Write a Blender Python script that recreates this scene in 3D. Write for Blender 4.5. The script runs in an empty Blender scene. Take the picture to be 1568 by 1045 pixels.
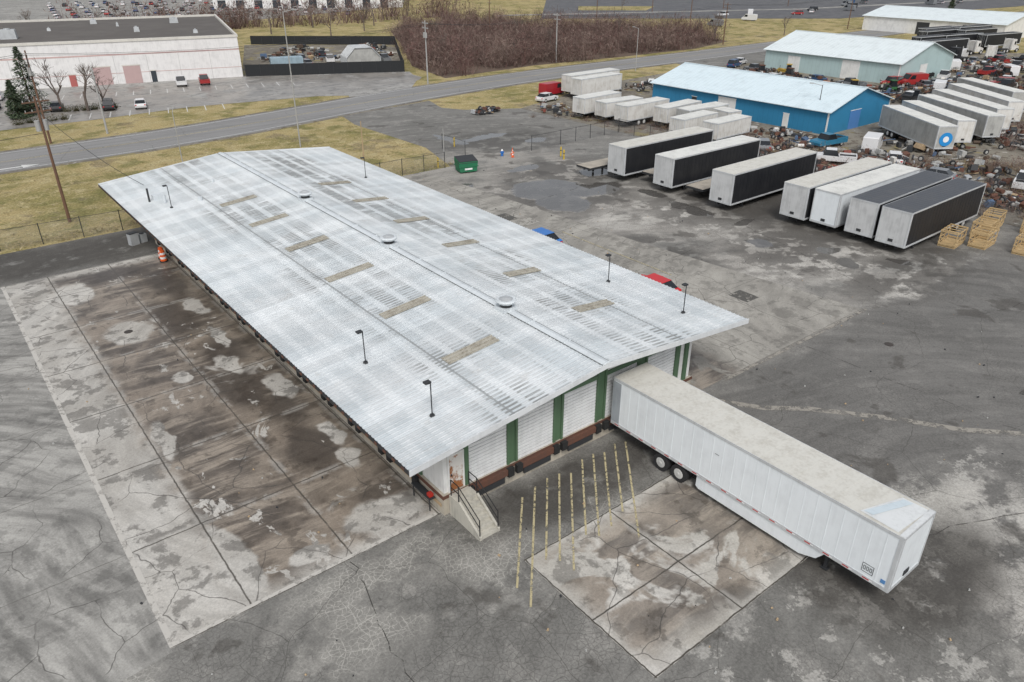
import bpy, math, random
import numpy as np
from mathutils import Vector, Matrix
sc=bpy.context.scene
R=random.Random(7)
rad=math.radians
# ------------------------------------------------------------------ node helpers
class G:
    def __init__(s,name):
        s.m=bpy.data.materials.new(name); s.m.use_nodes=True; s.c={}
        s.t=s.m.node_tree; s.b=s.t.nodes["Principled BSDF"]; s.out=s.t.nodes["Material Output"]
        s.pos=s.n("ShaderNodeNewGeometry").outputs["Position"]
        sx=s.n("ShaderNodeSeparateXYZ"); s.l(s.pos,sx.inputs[0]); s.X,s.Y,s.Z=sx.outputs
    def n(s,t): return s.t.nodes.new(t)
    def l(s,a,b): s.t.links.new(a,b)
    def put(s,inp,v):
        if isinstance(v,bpy.types.NodeSocket): s.l(v,inp)
        elif isinstance(v,(tuple,list)) and len(v)==3 and inp.type=='RGBA': inp.default_value=(*v,1)
        else: inp.default_value=v
    def mth(s,op,a,b=0.0,c=None,clamp=False):
        n=s.n("ShaderNodeMath"); n.operation=op; n.use_clamp=clamp
        s.put(n.inputs[0],a); s.put(n.inputs[1],b)
        if c is not None: s.put(n.inputs[2],c)
        return n.outputs[0]
    def mul(s,a,b): return s.mth('MULTIPLY',a,b)
    def add(s,a,b): return s.mth('ADD',a,b)
    def mx(s,a,b): return s.mth('MAXIMUM',a,b)
    def inv(s,a): return s.mth('SUBTRACT',1.0,a)
    def thr(s,v,a,b,lo=0.0,hi=1.0):
        n=s.n("ShaderNodeMapRange"); n.interpolation_type='SMOOTHSTEP'
        s.put(n.inputs[0],v)
        if a>b: a,b,lo,hi=b,a,hi,lo
        n.inputs[1].default_value=a;n.inputs[2].default_value=b
        n.inputs[3].default_value=lo;n.inputs[4].default_value=hi
        return n.outputs[0]
    def mp(s,scale=(1,1,1),rot=0,loc=(0,0,0),vec=None):
        n=s.n("ShaderNodeMapping"); s.l(vec or s.pos,n.inputs[0])
        n.inputs[1].default_value=loc; n.inputs[2].default_value=(0,0,rot); n.inputs[3].default_value=scale
        return n.outputs[0]
    def noise(s,scale,detail=4,rough=.55,dist=0,vec=None):
        k=(scale,detail,rough,dist)
        if vec is None and k in s.c: return s.c[k]
        n=s.n("ShaderNodeTexNoise"); s.l(vec or s.pos,n.inputs["Vector"])
        n.inputs["Scale"].default_value=scale;n.inputs["Detail"].default_value=detail
        n.inputs["Roughness"].default_value=rough;n.inputs["Distortion"].default_value=dist
        if vec is None: s.c[k]=n.outputs["Fac"]
        return n.outputs["Fac"]
    def warp(s,amt,scale,vec=None):
        n=s.n("ShaderNodeTexNoise"); s.l(vec or s.pos,n.inputs["Vector"]); n.inputs["Scale"].default_value=scale;n.inputs["Detail"].default_value=3
        a=s.n("ShaderNodeVectorMath");a.operation='SUBTRACT';s.l(n.outputs["Color"],a.inputs[0]);a.inputs[1].default_value=(.5,.5,.5)
        b=s.n("ShaderNodeVectorMath");b.operation='SCALE';s.l(a.outputs[0],b.inputs[0]);b.inputs["Scale"].default_value=amt
        c=s.n("ShaderNodeVectorMath");c.operation='ADD';s.l(b.outputs[0],c.inputs[0]);s.l(vec or s.pos,c.inputs[1])
        return c.outputs[0]
    def crack(s,scale,w,amt=.3,ws=1.0):
        v=s.n("ShaderNodeTexVoronoi"); v.feature='DISTANCE_TO_EDGE'; v.voronoi_dimensions='2D'
        s.l(s.warp(amt,ws),v.inputs["Vector"]); v.inputs["Scale"].default_value=scale
        return s.thr(v.outputs["Distance"],w,w*.3)
    def arcs(s,cx,cy,kr=1.1,kt=1.2,wob=1.2):
        # tyre sweep pattern: noise stretched along circles about (cx,cy)
        dx=s.mth('SUBTRACT',s.X,cx);dy=s.mth('SUBTRACT',s.Y,cy)
        r=s.mth('SQRT',s.add(s.mul(dx,dx),s.mul(dy,dy)));t=s.mth('ARCTAN2',dy,dx)
        r=s.add(r,s.mul(s.noise(.06,2,.5),wob*6))
        c=s.n("ShaderNodeCombineXYZ");s.put(c.inputs[0],s.mul(r,kr));s.put(c.inputs[1],s.mul(t,kt*4));s.put(c.inputs[2],cx*.37)
        return s.noise(1.0,4,.65,0,vec=c.outputs[0])
    def mix(s,f,a,b):
        n=s.n("ShaderNodeMix"); n.data_type='RGBA'; s.put(n.inputs[0],f); s.put(n.inputs[6],a); s.put(n.inputs[7],b)
        return n.outputs[2]
    def mulc(s,c,v):
        n=s.n("ShaderNodeMix"); n.data_type='RGBA'; n.blend_type='MULTIPLY'; n.inputs[0].default_value=1
        s.put(n.inputs[6],c); cc=s.n("ShaderNodeCombineColor"); [s.put(cc.inputs[i],v) for i in range(3)]; s.l(cc.outputs[0],n.inputs[7])
        return n.outputs[2]
    def rect(s,x0,x1,y0,y1,soft=1.0,x=None,y=None):
        x=x or s.X;y=y or s.Y
        a=s.mul(s.thr(x,x0-soft/2,x0+soft/2),s.thr(x,x1+soft/2,x1-soft/2))
        b=s.mul(s.thr(y,y0-soft/2,y0+soft/2),s.thr(y,y1+soft/2,y1-soft/2))
        return s.mul(a,b)
    def blob(s,cx,cy,rx,ry,x,y,soft=.35):
        dx=s.mul(s.mth('SUBTRACT',x,cx),1/rx);dy=s.mul(s.mth('SUBTRACT',y,cy),1/ry)
        d=s.mth('SQRT',s.add(s.mul(dx,dx),s.mul(dy,dy)))
        return s.thr(d,1+soft,1-soft)
    def blobs(s,L,x,y,soft):
        r=None
        for a in L:
            k=s.blob(*a,x,y,soft); r=k if r is None else s.mx(r,k)
        return r
    def wxy(s,amt,scale):
        w=s.warp(amt,scale); sx=s.n("ShaderNodeSeparateXYZ"); s.l(w,sx.inputs[0]); return sx.outputs[0],sx.outputs[1]
    def bump(s,h,st=.3,d=.05):
        n=s.n("ShaderNodeBump"); n.inputs["Strength"].default_value=st;n.inputs["Distance"].default_value=d
        s.l(h,n.inputs["Height"]); s.l(n.outputs[0],s.b.inputs["Normal"])
    def done(s,col,rough=.85,metal=0.0,spec=.3):
        s.put(s.b.inputs["Base Color"],col); s.put(s.b.inputs["Roughness"],rough); s.put(s.b.inputs["Metallic"],metal)
        s.put(s.b.inputs["Specular IOR Level"],spec)
        return s.m
_mc={}
def paint(name,c,rough=.5,dirt=.25,metal=0.0,spec=.4,dc=None,scale=.8):
    if name in _mc: return _mc[name]
    g=G(name); n=g.noise(scale,4,.65); st=g.noise(1.0,3,.6,vec=g.mp((6,6,.5)))
    f=g.mul(g.thr(g.add(g.mul(n,.6),g.mul(st,.4)),.42,.66),dirt)
    dc=dc or tuple(x*.35+.03 for x in c)
    _mc[name]=g.done(g.mix(f,c,dc),g.add(rough,g.mul(n,.15)),metal,spec); return _mc[name]
def flat(name,c,rough=.9):
    if name in _mc: return _mc[name]
    g=G(name);n=g.noise(.35,2,.6);_mc[name]=g.done(g.mulc(c,g.thr(n,.3,.7,.8,1.2)),rough,0,.1);return _mc[name]
# ------------------------------------------------------------------ mesh helper
class MB:
    def __init__(s): s.v=[];s.f=[];s.mi=[];s.M=Matrix()
    def V(s,p): s.v.append(tuple(s.M@Vector(p))); return len(s.v)-1
    def poly(s,pts,m=0): s.f.append([s.V(p) for p in pts]); s.mi.append(m)
    def fc(s,ids,m): s.f.append(ids); s.mi.append(m)
    def box(s,x0,x1,y0,y1,z0,z1,m=0,top=None,tap=(0,0)):
        tx,ty=tap
        i=[s.V(p) for p in [(x0,y0,z0),(x1,y0,z0),(x1,y1,z0),(x0,y1,z0),(x0+tx,y0+ty,z1),(x1-tx,y0+ty,z1),(x1-tx,y1-ty,z1),(x0+tx,y1-ty,z1)]]
        for q,mm in (((3,2,1,0),m),((4,5,6,7),m if top is None else top),((0,1,5,4),m),((1,2,6,5),m),((2,3,7,6),m),((3,0,4,7),m)):
            s.fc([i[k] for k in q],mm)
    def prism(s,prof,y0,y1,m=0,axis='y'):
        n=len(prof)
        mk=(lambda a,b,t:(a,t,b)) if axis=='y' else (lambda a,b,t:(t,a,b))
        A=[s.V(mk(a,b,y0)) for a,b in prof];B=[s.V(mk(a,b,y1)) for a,b in prof]
        s.fc(A,m);s.fc(B[::-1],m)
        for k in range(n): s.fc([A[k],B[k],B[(k+1)%n],A[(k+1)%n]],m)
    def cyl(s,p0,p1,r0,r1=None,n=10,m=0,cap=True):
        r1=r0 if r1 is None else r1
        p0=Vector(p0);p1=Vector(p1);d=(p1-p0).normalized()
        a=d.orthogonal().normalized();b=d.cross(a)
        A=[];B=[]
        for k in range(n):
            t=2*math.pi*k/n; o=a*math.cos(t)+b*math.sin(t)
            A.append(s.V(p0+o*r0));B.append(s.V(p1+o*r1))
        for k in range(n): s.fc([A[k],A[(k+1)%n],B[(k+1)%n],B[k]],m)
        if cap: s.fc(A[::-1],m);s.fc(B,m)
    def wheel(s,x,y,z,r,w,mt,mh,side=1):
        s.cyl((x,y-w/2,z),(x,y+w/2,z),r,r,18,mt)
        for q in (-1,1):
            s.cyl((x,y+q*(w/2),z),(x,y+q*(w/2+.012),z),r*.58,r*.5,14,mh)
            s.cyl((x,y+q*(w/2+.01),z),(x,y+q*(w/2+.05),z),r*.18,r*.15,10,mh)
    def make(s,name,mats,parent=None,loc=(0,0,0),rz=0,smooth=False,bevel=0):
        me=bpy.data.meshes.new(name); me.from_pydata(s.v,[],s.f)
        for m in mats: me.materials.append(m)
        me.polygons.foreach_set("material_index",s.mi)
        if smooth: me.polygons.foreach_set("use_smooth",[True]*len(s.f))
        me.update()
        o=bpy.data.objects.new(name,me); sc.collection.objects.link(o)
        o.location=loc;o.rotation_euler=(0,0,rz)
        if parent: o.parent=parent
        if bevel:
            b=o.modifiers.new("b",'BEVEL');b.width=bevel;b.segments=2;b.limit_method='ANGLE'
        return o
def empty(name,loc=(0,0,0),rz=0):
    o=bpy.data.objects.new(name,None);sc.collection.objects.link(o);o.location=loc;o.rotation_euler=(0,0,rz);return o
def sheet(name,pts,z,mat):
    b=MB();b.poly([(x,y,z) for x,y in pts]);o=b.make(name,[mat])
    if o.data.polygons[0].normal.z<0: o.data.flip_normals()
    return o
def rectp(x0,x1,y0,y1): return [(x0,y0),(x1,y0),(x1,y1),(x0,y1)]
def ribbon(name,pts,off0,off1,z,mat):
    b=MB();P=[Vector(p) for p in pts];L=[]
    for i,p in enumerate(P):
        d=(P[min(i+1,len(P)-1)]-P[max(i-1,0)]).normalized();nn=Vector((-d.y,d.x));L.append((p+nn*off0,p+nn*off1))
    for i in range(len(L)-1):
        a,b2=L[i];c,d=L[i+1];b.poly([(a.x,a.y,z),(c.x,c.y,z),(d.x,d.y,z),(b2.x,b2.y,z)])
    return b.make(name,[mat])
# ------------------------------------------------------------------ ground materials
def m_grass():
    g=G("dormant_grass")
    n1=g.noise(.06,4,.6);n2=g.noise(.5,4,.7);n3=g.noise(4,4,.8)
    c=g.mix(g.thr(n1,.42,.6),(.42,.34,.17),(.29,.25,.105))
    c=g.mix(g.thr(n2,.45,.68),c,(.46,.39,.22))
    c=g.mix(g.mul(g.thr(g.noise(.22,4,.6),.50,.64),.75),c,(.18,.175,.065))
    c=g.mix(g.mul(g.thr(g.noise(.13,4,.7),.57,.63),.55),c,(.20,.165,.115))
    c=g.mulc(c,g.thr(n3,.25,.75,.5,1.35))
    g.bump(n3,.7,.15); return g.done(c,.95,0,.1)
def m_asphalt():
    g=G("weathered_asphalt")
    wx,wy=g.wxy(3.0,.35)
    n1=g.noise(.07,4,.6);n2=g.noise(.45,5,.68);n3=g.noise(9,4,.8);n4=g.noise(.16,4,.62);n5=g.noise(1.7,4,.75)
    c=g.mix(g.thr(n1,.35,.65),(.155,.151,.139),(.21,.204,.188))
    c=g.mix(g.mul(g.thr(n2,.5,.64),.7),c,(.28,.27,.247))
    c=g.mix(g.mul(g.thr(n5,.50,.68),.45),c,(.105,.10,.093))
    lt=g.mul(g.rect(33,68,25,84,6,wx,wy),g.thr(n4,.36,.54))
    c=g.mix(g.mul(lt,.85),c,(.34,.322,.292))
    dk=g.rect(30,110,2,23.5,2.5,wx,wy); c=g.mix(g.mul(dk,.55),c,(.125,.12,.113))
    pale=g.blobs(((61,31,8,3),(54,33,6,1.6),(61,45,4,8),(70,38,5,3),(56,51,5,3),(64,24,7,1.2),(75,64,8,3),(36,8,4,2.4),(33,5,3,2)),wx,wy,.3)
    c=g.mix(g.mul(g.mul(pale,.9),g.thr(n2,.38,.54)),c,(.45,.432,.395))
    w=g.arcs(30,-8,.9,1.0); c=g.mulc(c,g.thr(w,.32,.68,.84,1.13))
    fr=g.rect(-2,34,11,25,5,wx,wy); zone=g.mx(g.mul(fr,.75),g.mul(g.thr(n4,.44,.56),.6))
    ck=g.mx(g.mul(g.crack(3.8,.085,.2,2.6),g.thr(n2,.34,.55,.25,1.0)),g.crack(.8,.022,.6,.6))
    palz=g.mul(g.thr(n4,.50,.58),g.rect(-2,30,19,25,3,wx,wy))
    palz=g.mx(palz,g.mul(g.blobs(((15.5,21.5,2.6,3.5),(11,23.6,5,1.2),(33,10,5,3)),wx,wy,.5),g.thr(n2,.40,.50)))
    c=g.mix(g.mul(palz,.3),c,(.36,.347,.312))
    c=g.mix(g.mul(g.mul(ck,palz),.5),c,(.50,.485,.44))
    c=g.mix(g.mul(g.mul(ck,g.inv(palz)),g.mul(zone,.62)),c,(.065,.061,.055))
    big=g.crack(.16,.004,1.6,.3); c=g.mix(g.mul(big,.6),c,(.06,.056,.05))
    cr=g.mul(g.rect(12,42,2,11.7,3,wx,wy),g.thr(g.noise(.55,5,.75),.54,.59)); c=g.mix(g.mul(cr,.6),c,(.44,.425,.39))
    st=g.thr(g.noise(.24,4,.6,.3),.60,.66);c=g.mix(g.mul(st,.6),c,(.06,.054,.047))
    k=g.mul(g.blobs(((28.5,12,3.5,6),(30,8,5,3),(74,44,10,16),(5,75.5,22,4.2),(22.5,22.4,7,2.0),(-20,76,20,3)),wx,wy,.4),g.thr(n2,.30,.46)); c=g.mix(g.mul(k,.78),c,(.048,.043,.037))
    ws=g.blobs(((56,64,4.2,3.8),(54.2,59,2.8,3.0),(60.5,60.5,4.2,2.0),(66,66,2.2,1.6),(71,84,2,1.2),(60,73,2.4,1),(63.5,49,1.1,2.8),(63.5,32.8,1.1,1.0),(62.0,30,1.2,.8),(64.2,42.6,1.6,.8),(50.5,92,1.4,4),(66,90,4,1),(64.5,55,.8,2.0),(60.0,38,.9,1.3),(66,27.5,.8,1.1),(61.5,92,1,4),(48,71,2.4,1.2)),wx,wy,.12)
    damp=g.mul(g.blobs(((57,62,10,8),(67,48,10,8),(64,35,10,7),(65,26,9,4),(67,86,8,7),(62,70,7,5),(50,42,5,6)),wx,wy,.5),g.thr(g.noise(.36,4,.64),.43,.50))
    c=g.mix(g.mul(damp,.75),c,(.07,.064,.056))
    c=g.mulc(c,g.thr(n3,.2,.8,.70,1.3))
    c=g.mix(g.mul(ws,.85),c,(.085,.08,.074))
    r=g.thr(g.add(ws,g.mul(damp,.35)),0,1,.85,.05)
    return g.done(c,r,0,.45)
def m_conc(name,xj,yj,ca,cb,wet=None,wetamt=0,stain=.5,seed=0,jdark=.6,arc=None,aamt=.12,pale=(),dark=(),jw=.045,wetthr=(.62,.56),isl=None):
    g=G(name); wx,wy=g.wxy(1.8,.55); jx,jy=g.wxy(.12,2.)
    off=g.mp(loc=(seed*13.1,seed*7.7,0))
    n1=g.noise(.18,4,.6,vec=off);n2=g.noise(.7,5,.68,vec=off);n3=g.noise(11,3,.8)
    c=g.mix(g.thr(n1,.35,.65),ca,cb)
    dj=None
    for s,l in ((jx,xj),(jy,yj)):
        for q in l:
            d=g.mth('ABSOLUTE',g.mth('SUBTRACT',s,q)); dj=d if dj is None else g.mth('MINIMUM',dj,d)
    sm=g.thr(g.add(g.mul(n2,.65),g.mul(g.noise(.28,4,.6,1.0,vec=off),.35)),.51,.56)
    c=g.mix(g.mul(sm,stain),c,tuple(x*.38 for x in ca))
    wm=0.0
    if wetamt>0:
        x0,x1,y0,y1=wet
        lo=g.noise(.26,4,.6,.9,vec=g.mp((.9,1,1),loc=(seed,3,0)))
        wm=g.mul(g.rect(x0,x1,y0,y1,1.6,wx,wy),g.thr(lo,*wetthr))
        if pale: wm=g.mul(wm,g.inv(g.blobs(pale,wx,wy,.15)))
        if isl: wm=g.mul(wm,g.thr(g.noise(.42,5,.68,.5,vec=g.mp((1.25,.8,1),loc=(3.3,9.1,0))),isl,isl-.025))
        wc=g.mix(g.thr(g.noise(.2,4,.6),.40,.58),(.085,.068,.054),(.23,.19,.15))
        wc=g.mix(g.thr(g.noise(.45,4,.7,vec=g.mp((.3,2.2,1),rad(30),vec=g.warp(2.5,.12))),.46,.64),wc,(.30,.255,.205))
        wc=g.mix(g.mul(g.thr(n2,.54,.62),.55),wc,(.06,.048,.038))
        if dark: wc=g.mix(g.mul(g.blobs(dark,wx,wy,.45),.85),wc,(.046,.035,.028))
        c=g.mix(g.mul(wm,wetamt),c,wc)
    if arc:
        t=g.arcs(*arc); c=g.mulc(c,g.thr(t,.33,.67,1-aamt*1.4,1+aamt))
    ck=g.crack(.3,.011,1.2,.5); c=g.mix(g.mul(g.mul(ck,g.thr(n1,.42,.52)),.7),c,(.06,.055,.05))
    if dj is not None:
        pj=g.mul(g.thr(dj,.38,.12),g.thr(n2,.46,.56)); c=g.mix(g.mul(pj,.4),c,cb)
        j=g.mul(g.thr(dj,jw,jw*.3),g.thr(n2,.3,.5,.5,1)); c=g.mix(g.mul(j,jdark),c,(.065,.058,.048))
    c=g.mulc(c,g.thr(n3,.2,.8,.80,1.18))
    r=g.thr(wm,0,1,.85,.36) if wetamt>0 else .85
    return g.done(c,r,0,.35)
def m_dirt():
    g=G("gravel_yard"); n1=g.noise(.09,4,.6);n2=g.noise(.8,4,.75)
    c=g.mix(g.thr(n1,.4,.6),(.18,.165,.14),(.25,.23,.19)); c=g.mix(g.thr(n2,.5,.62),c,(.12,.10,.08))
    c=g.mix(g.thr(g.noise(.2,4,.6),.56,.64),c,(.26,.225,.12)); c=g.mix(g.thr(g.noise(.5,4,.6),.62,.68),c,(.38,.36,.32))
    g.bump(n2,.5,.1); return g.done(c,.95,0,.1)
def m_road():
    g=G("road_asphalt"); n1=g.noise(.1,4,.6);n3=g.noise(6,3,.8)
    c=g.mix(n1,(.21,.208,.205),(.27,.267,.26)); s=g.noise(.4,4,.6,vec=g.mp((.1,2,1)))
    c=g.mulc(c,g.thr(s,.3,.7,.86,1.1)); c=g.mix(g.mul(g.crack(.12,.008,1,.3),.5),c,(.10,.10,.10))
    return g.done(g.mulc(c,g.thr(n3,.2,.8,.85,1.15)),.8)
GR=m_grass();AS=m_asphalt();DI=m_dirt();RO=m_road()
C_SLAB=m_conc("stained_slab",[5.6,10.4,15.1],[24.85,31.5,38.3,45.2,52,58.8,65.6,70.7],(.39,.37,.335),(.50,.482,.445),(5.5,16,25.6,69.5),.93,.68,1,.9,(22,40,1.0,.8),.10,jw=.06,
   pale=((5.9,28.0,.8,3.0),(9.0,26.3,1.1,.55),(13.0,26.6,2.0,1.3),(14.1,34.6,.55,1.3),(13.9,31.9,.6,1.1),(14.0,41.5,.7,1.9),(12.3,46.2,.6,1.5),(13.3,50.4,.5,1.6),(8.3,55.4,1.5,2.0),(9.3,46.3,.5,.9),(6.3,40,.5,2.2),(13.6,57,.6,2),(6.6,65.5,1.4,2.4)),
   dark=((12.6,34.0,1.3,3.0),(13.2,38.5,1.2,2.2),(11.8,43.0,1.5,3.2),(12.8,48.5,1.4,2.2),(11.6,56,1.6,4),(13.2,63,1.3,4),(10,68,3,2)),wetthr=(.70,.62),isl=.635)
C_OLD=m_conc("old_concrete",[-18,-11,-4],[31.5,38.5,45.5,52.5,59.5,66.5],(.27,.263,.244),(.36,.35,.324),None,0,.35,2,.5,(-22,22,1.1,1.2),.24)
C_PAD=m_conc("loading_pad",[16.45,21.9,27.3],[11.8,15.3,19.75],(.40,.38,.338),(.52,.50,.46),(16.9,27.0,12.4,19.4),.80,.65,5,1.0,(10,10,1.0,1.0),.08,jw=.055,wetthr=(.57,.51))
C_RIGHT=m_conc("side_concrete",[34.2,41,47.5,54],[24.3,33,42,51,60,69],(.28,.266,.238),(.35,.335,.30),(33,38.5,24,35),.85,.4,3,.5,(60,20,.9,1),.12)
LOT2=m_conc("far_lot_concrete",[30,45,60],[145,155,165],(.29,.283,.268),(.37,.362,.342),(0,90,138,170),.4,.5,4,.4)
def m_mark(name,c,wear=.5,sc_=3):
    g=G(name); n=g.noise(sc_,5,.75); g.done(c,.7)
    tr=g.n("ShaderNodeBsdfTransparent");mx=g.n("ShaderNodeMixShader")
    g.l(g.thr(n,wear-.08,wear+.08),mx.inputs[0]);g.l(tr.outputs[0],mx.inputs[1]);g.l(g.b.outputs[0],mx.inputs[2]);g.l(mx.outputs[0],g.out.inputs[0])
    return g.m
YEL=m_mark("worn_yellow_paint",(.46,.40,.24),.45,4);WHM=m_mark("worn_white_paint",(.62,.62,.6),.38);SEAM=m_mark("pale_seam",(.30,.28,.245),.48,1.0);TAR=m_mark("tar_seal",(.06,.056,.05),.50,1.2)
PATCH=m_mark("asphalt_patch",(.10,.096,.088),.46,1.2);PATCH2=m_mark("pale_patch",(.36,.345,.31),.46,1.5)
# ------------------------------------------------------------------ ground sheets
sheet("ground",[(-3000,-3000),(3000,-3000),(3000,3000),(-3000,3000)],0,GR)
lot=[(-140,-90),(140,-90),(140,14),(100,20),(84.5,24),(84.5,104),(76,109),(74,113),(76,120),(57,117),(55.5,110),(56,90),(53,79.4),(-140,79.4)]
sheet("parking_lot",lot,.02,AS)
sheet("salvage_yard_ground",[(84.5,22),(240,-10),(260,60),(200,112),(150,117),(115,114),(84.5,104)],.012,DI)
sheet("concrete_apron",rectp(2.2,15.2,24.8,70.8),.032,C_SLAB)
sheet("old_concrete_lot",[(-60,20),(-4,24.0),(2.2,24.6),(2.2,70.8),(-60,77)],.028,C_OLD)
sheet("loading_pad",rectp(16.4,27.35,11.75,19.8),.036,C_PAD)
sheet("side_concrete",[(33.4,24.3),(54,24.2),(51.5,45),(49,79),(33.4,79)],.028,C_RIGHT)
rc=[(-300,117),(-60,117),(8,117.5),(34,118.8),(61,124.6),(80,128.2),(110,131.5),(150,131),(200,131),(300,131.5),(420,132),(900,134)]
def smooth(P,it=3):
    P=[Vector(p) for p in P]
    for _ in range(it):
        Q=[P[0]]
        for a,c in zip(P,P[1:]): Q+= [a.lerp(c,.25),a.lerp(c,.75)]
        P=Q+[P[-1]]
    return P
rcs=smooth(rc)
ribbon("road_shoulder",rcs,-6.9,6.9,.016,DI)
ribbon("road",rcs,-6,6,.03,RO)
ribbon("road_marking",rcs,.1,.22,.042,YEL);ribbon("road_marking",rcs,-.22,-.1,.042,YEL)
ribbon("road_marking",rcs,-5.3,-5.15,.042,WHM);ribbon("road_marking",rcs,5.15,5.3,.042,WHM)
b=MB();b.poly([(6.5,113.2,.044),(10,113.2,.044),(10,113.7,.044),(6.5,113.7,.044)]);b.poly([(10,112.6,.044),(12,113.45,.044),(10,114.3,.044)]);b.make("road_arrow_marking",[WHM])
ribbon("side_road",smooth([(70,131),(74,139),(88,146),(84,150),(70,148)],2),-4,4,.022,LOT2)
sheet("car_park",[(-60,141),(24,139.5),(40,141),(62,137),(73,130),(80,133),(88,143),(92,153),(60,169),(16,180.5),(-60,200)],.024,LOT2)
sheet("storage_yard_ground",[(59.7,169),(91,153.6),(116,200),(82,226)],.028,DI)
sheet("side_road",[(146,116),(176,112),(205,118),(210,126),(150,126)],.026,AS)
D2=m_conc("distant_asphalt",[],[],(.10,.103,.11),(.14,.14,.145),None,0,.3,9,.1)
sheet("distant_car_park",[(30,330),(105,300),(190,330),(210,420),(120,520),(20,520)],.05,C_OLD)
sheet("distant_runway",[(205,240),(296,168),(420,152),(640,165),(700,420),(330,380)],.05,D2)
sheet("distant_grass",[(245,262),(268,243),(290,258),(262,280)],.07,GR)
ribbon("distant_road",[(200,262),(330,205),(520,175)],-2.5,2.5,.075,C_OLD)
ribbon("concrete_seam",[(34,23.5),(36,20.6),(38,18.9),(41,15.2),(43,12.1),(45.4,9.6),(52,1)],-.25,.25,.03,SEAM)
ribbon("kerb_line",[(36.5,24.15),(54.2,24.05)],-.14,.14,.045,SEAM)
PE=m_mark("pale_edge",(.50,.48,.44),.42,1.6)
ribbon("concrete_edge_strip",[(2.3,70.6),(2.3,24.85)],-.13,.13,.04,PE);ribbon("concrete_edge_strip",[(2.3,24.95),(15,24.95)],-.1,.1,.041,PE)
for i in range(9):
    x=R.uniform(40,62);y=R.uniform(28,72) if i%2 else R.uniform(5,22); a=R.uniform(-.1,.1);L=R.uniform(1.5,4);W=R.uniform(1,3)
    sheet("asphalt_patch",[(x,y),(x+L,y+a),(x+L+a,y+W),(x+a,y+W)],.032+i*.0005,PATCH if i%3 else PATCH2)
def tar(pts):
    P=[]
    for p,q in zip(pts,pts[1:]):
        for k in range(12):
            t=k/12;P.append((p[0]+(q[0]-p[0])*t+R.gauss(0,.10),p[1]+(q[1]-p[1])*t+R.gauss(0,.10)))
    ribbon("tar_seal_line",P,-.02,.02,.041+R.random()*.002,TAR)
for p in (((10.2,24.7),(9,18),(10,10)),((0,24),(-3,16)),((34,40),(60,41)),((34,52),(64,54)),((45,24),(46,4)),((28,11),(40,6)),((58,25),(64,44)),((40,60),(66,63)),((60,18),(80,14))): tar(p)
b=MB()
for (x,y) in ((8.3,55.6),(50,20)): b.cyl((x,y,.036),(x,y,.05),.3,.3,20,0)
b.make("manhole_cover",[paint("cast_iron",(.06,.05,.045),.6,.3)])
b=MB()
hd=Vector((.66,.75)).normalized()
for i in range(13):
    x=15.4+i*.84
    y0=19.0+R.uniform(-.4,.3);y1=23.3+R.uniform(-.2,.4)
    if i in (1,4,9): y0-=1.2
    L=(y1-y0)/hd.y
    a=Vector((x+(y0-19)*.88,y0));c=a+hd*L;nn=Vector((-hd.y,hd.x))*.05
    if c.x>27.1 or c.x<17: continue
    b.poly([(a.x-nn.x,a.y-nn.y,.047),(a.x+nn.x,a.y+nn.y,.047),(c.x+nn.x,c.y+nn.y,.047),(c.x-nn.x,c.y-nn.y,.047)])
b.make("hatch_marking",[YEL])
b=MB()
for x in (40.5,44,47.6): b.box(x,x+.1,38,52,.045,.047)
b.make("bay_marking",[YEL])
b=MB()
for i in range(16):
    x=22+i*2.9;y=168.5-(x-22)*.264
    b.poly([(x,y,.03),(x+.14,y-.04,.03),(x-1.2,y-5,.03),(x-1.34,y-4.96,.03)])
    y-=22
    if i<9: b.poly([(x,y,.03),(x+.14,y-.04,.03),(x-1.2,y-5,.03),(x-1.34,y-4.96,.03)])
b.make("parking_bay_marking",[WHM])
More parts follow.
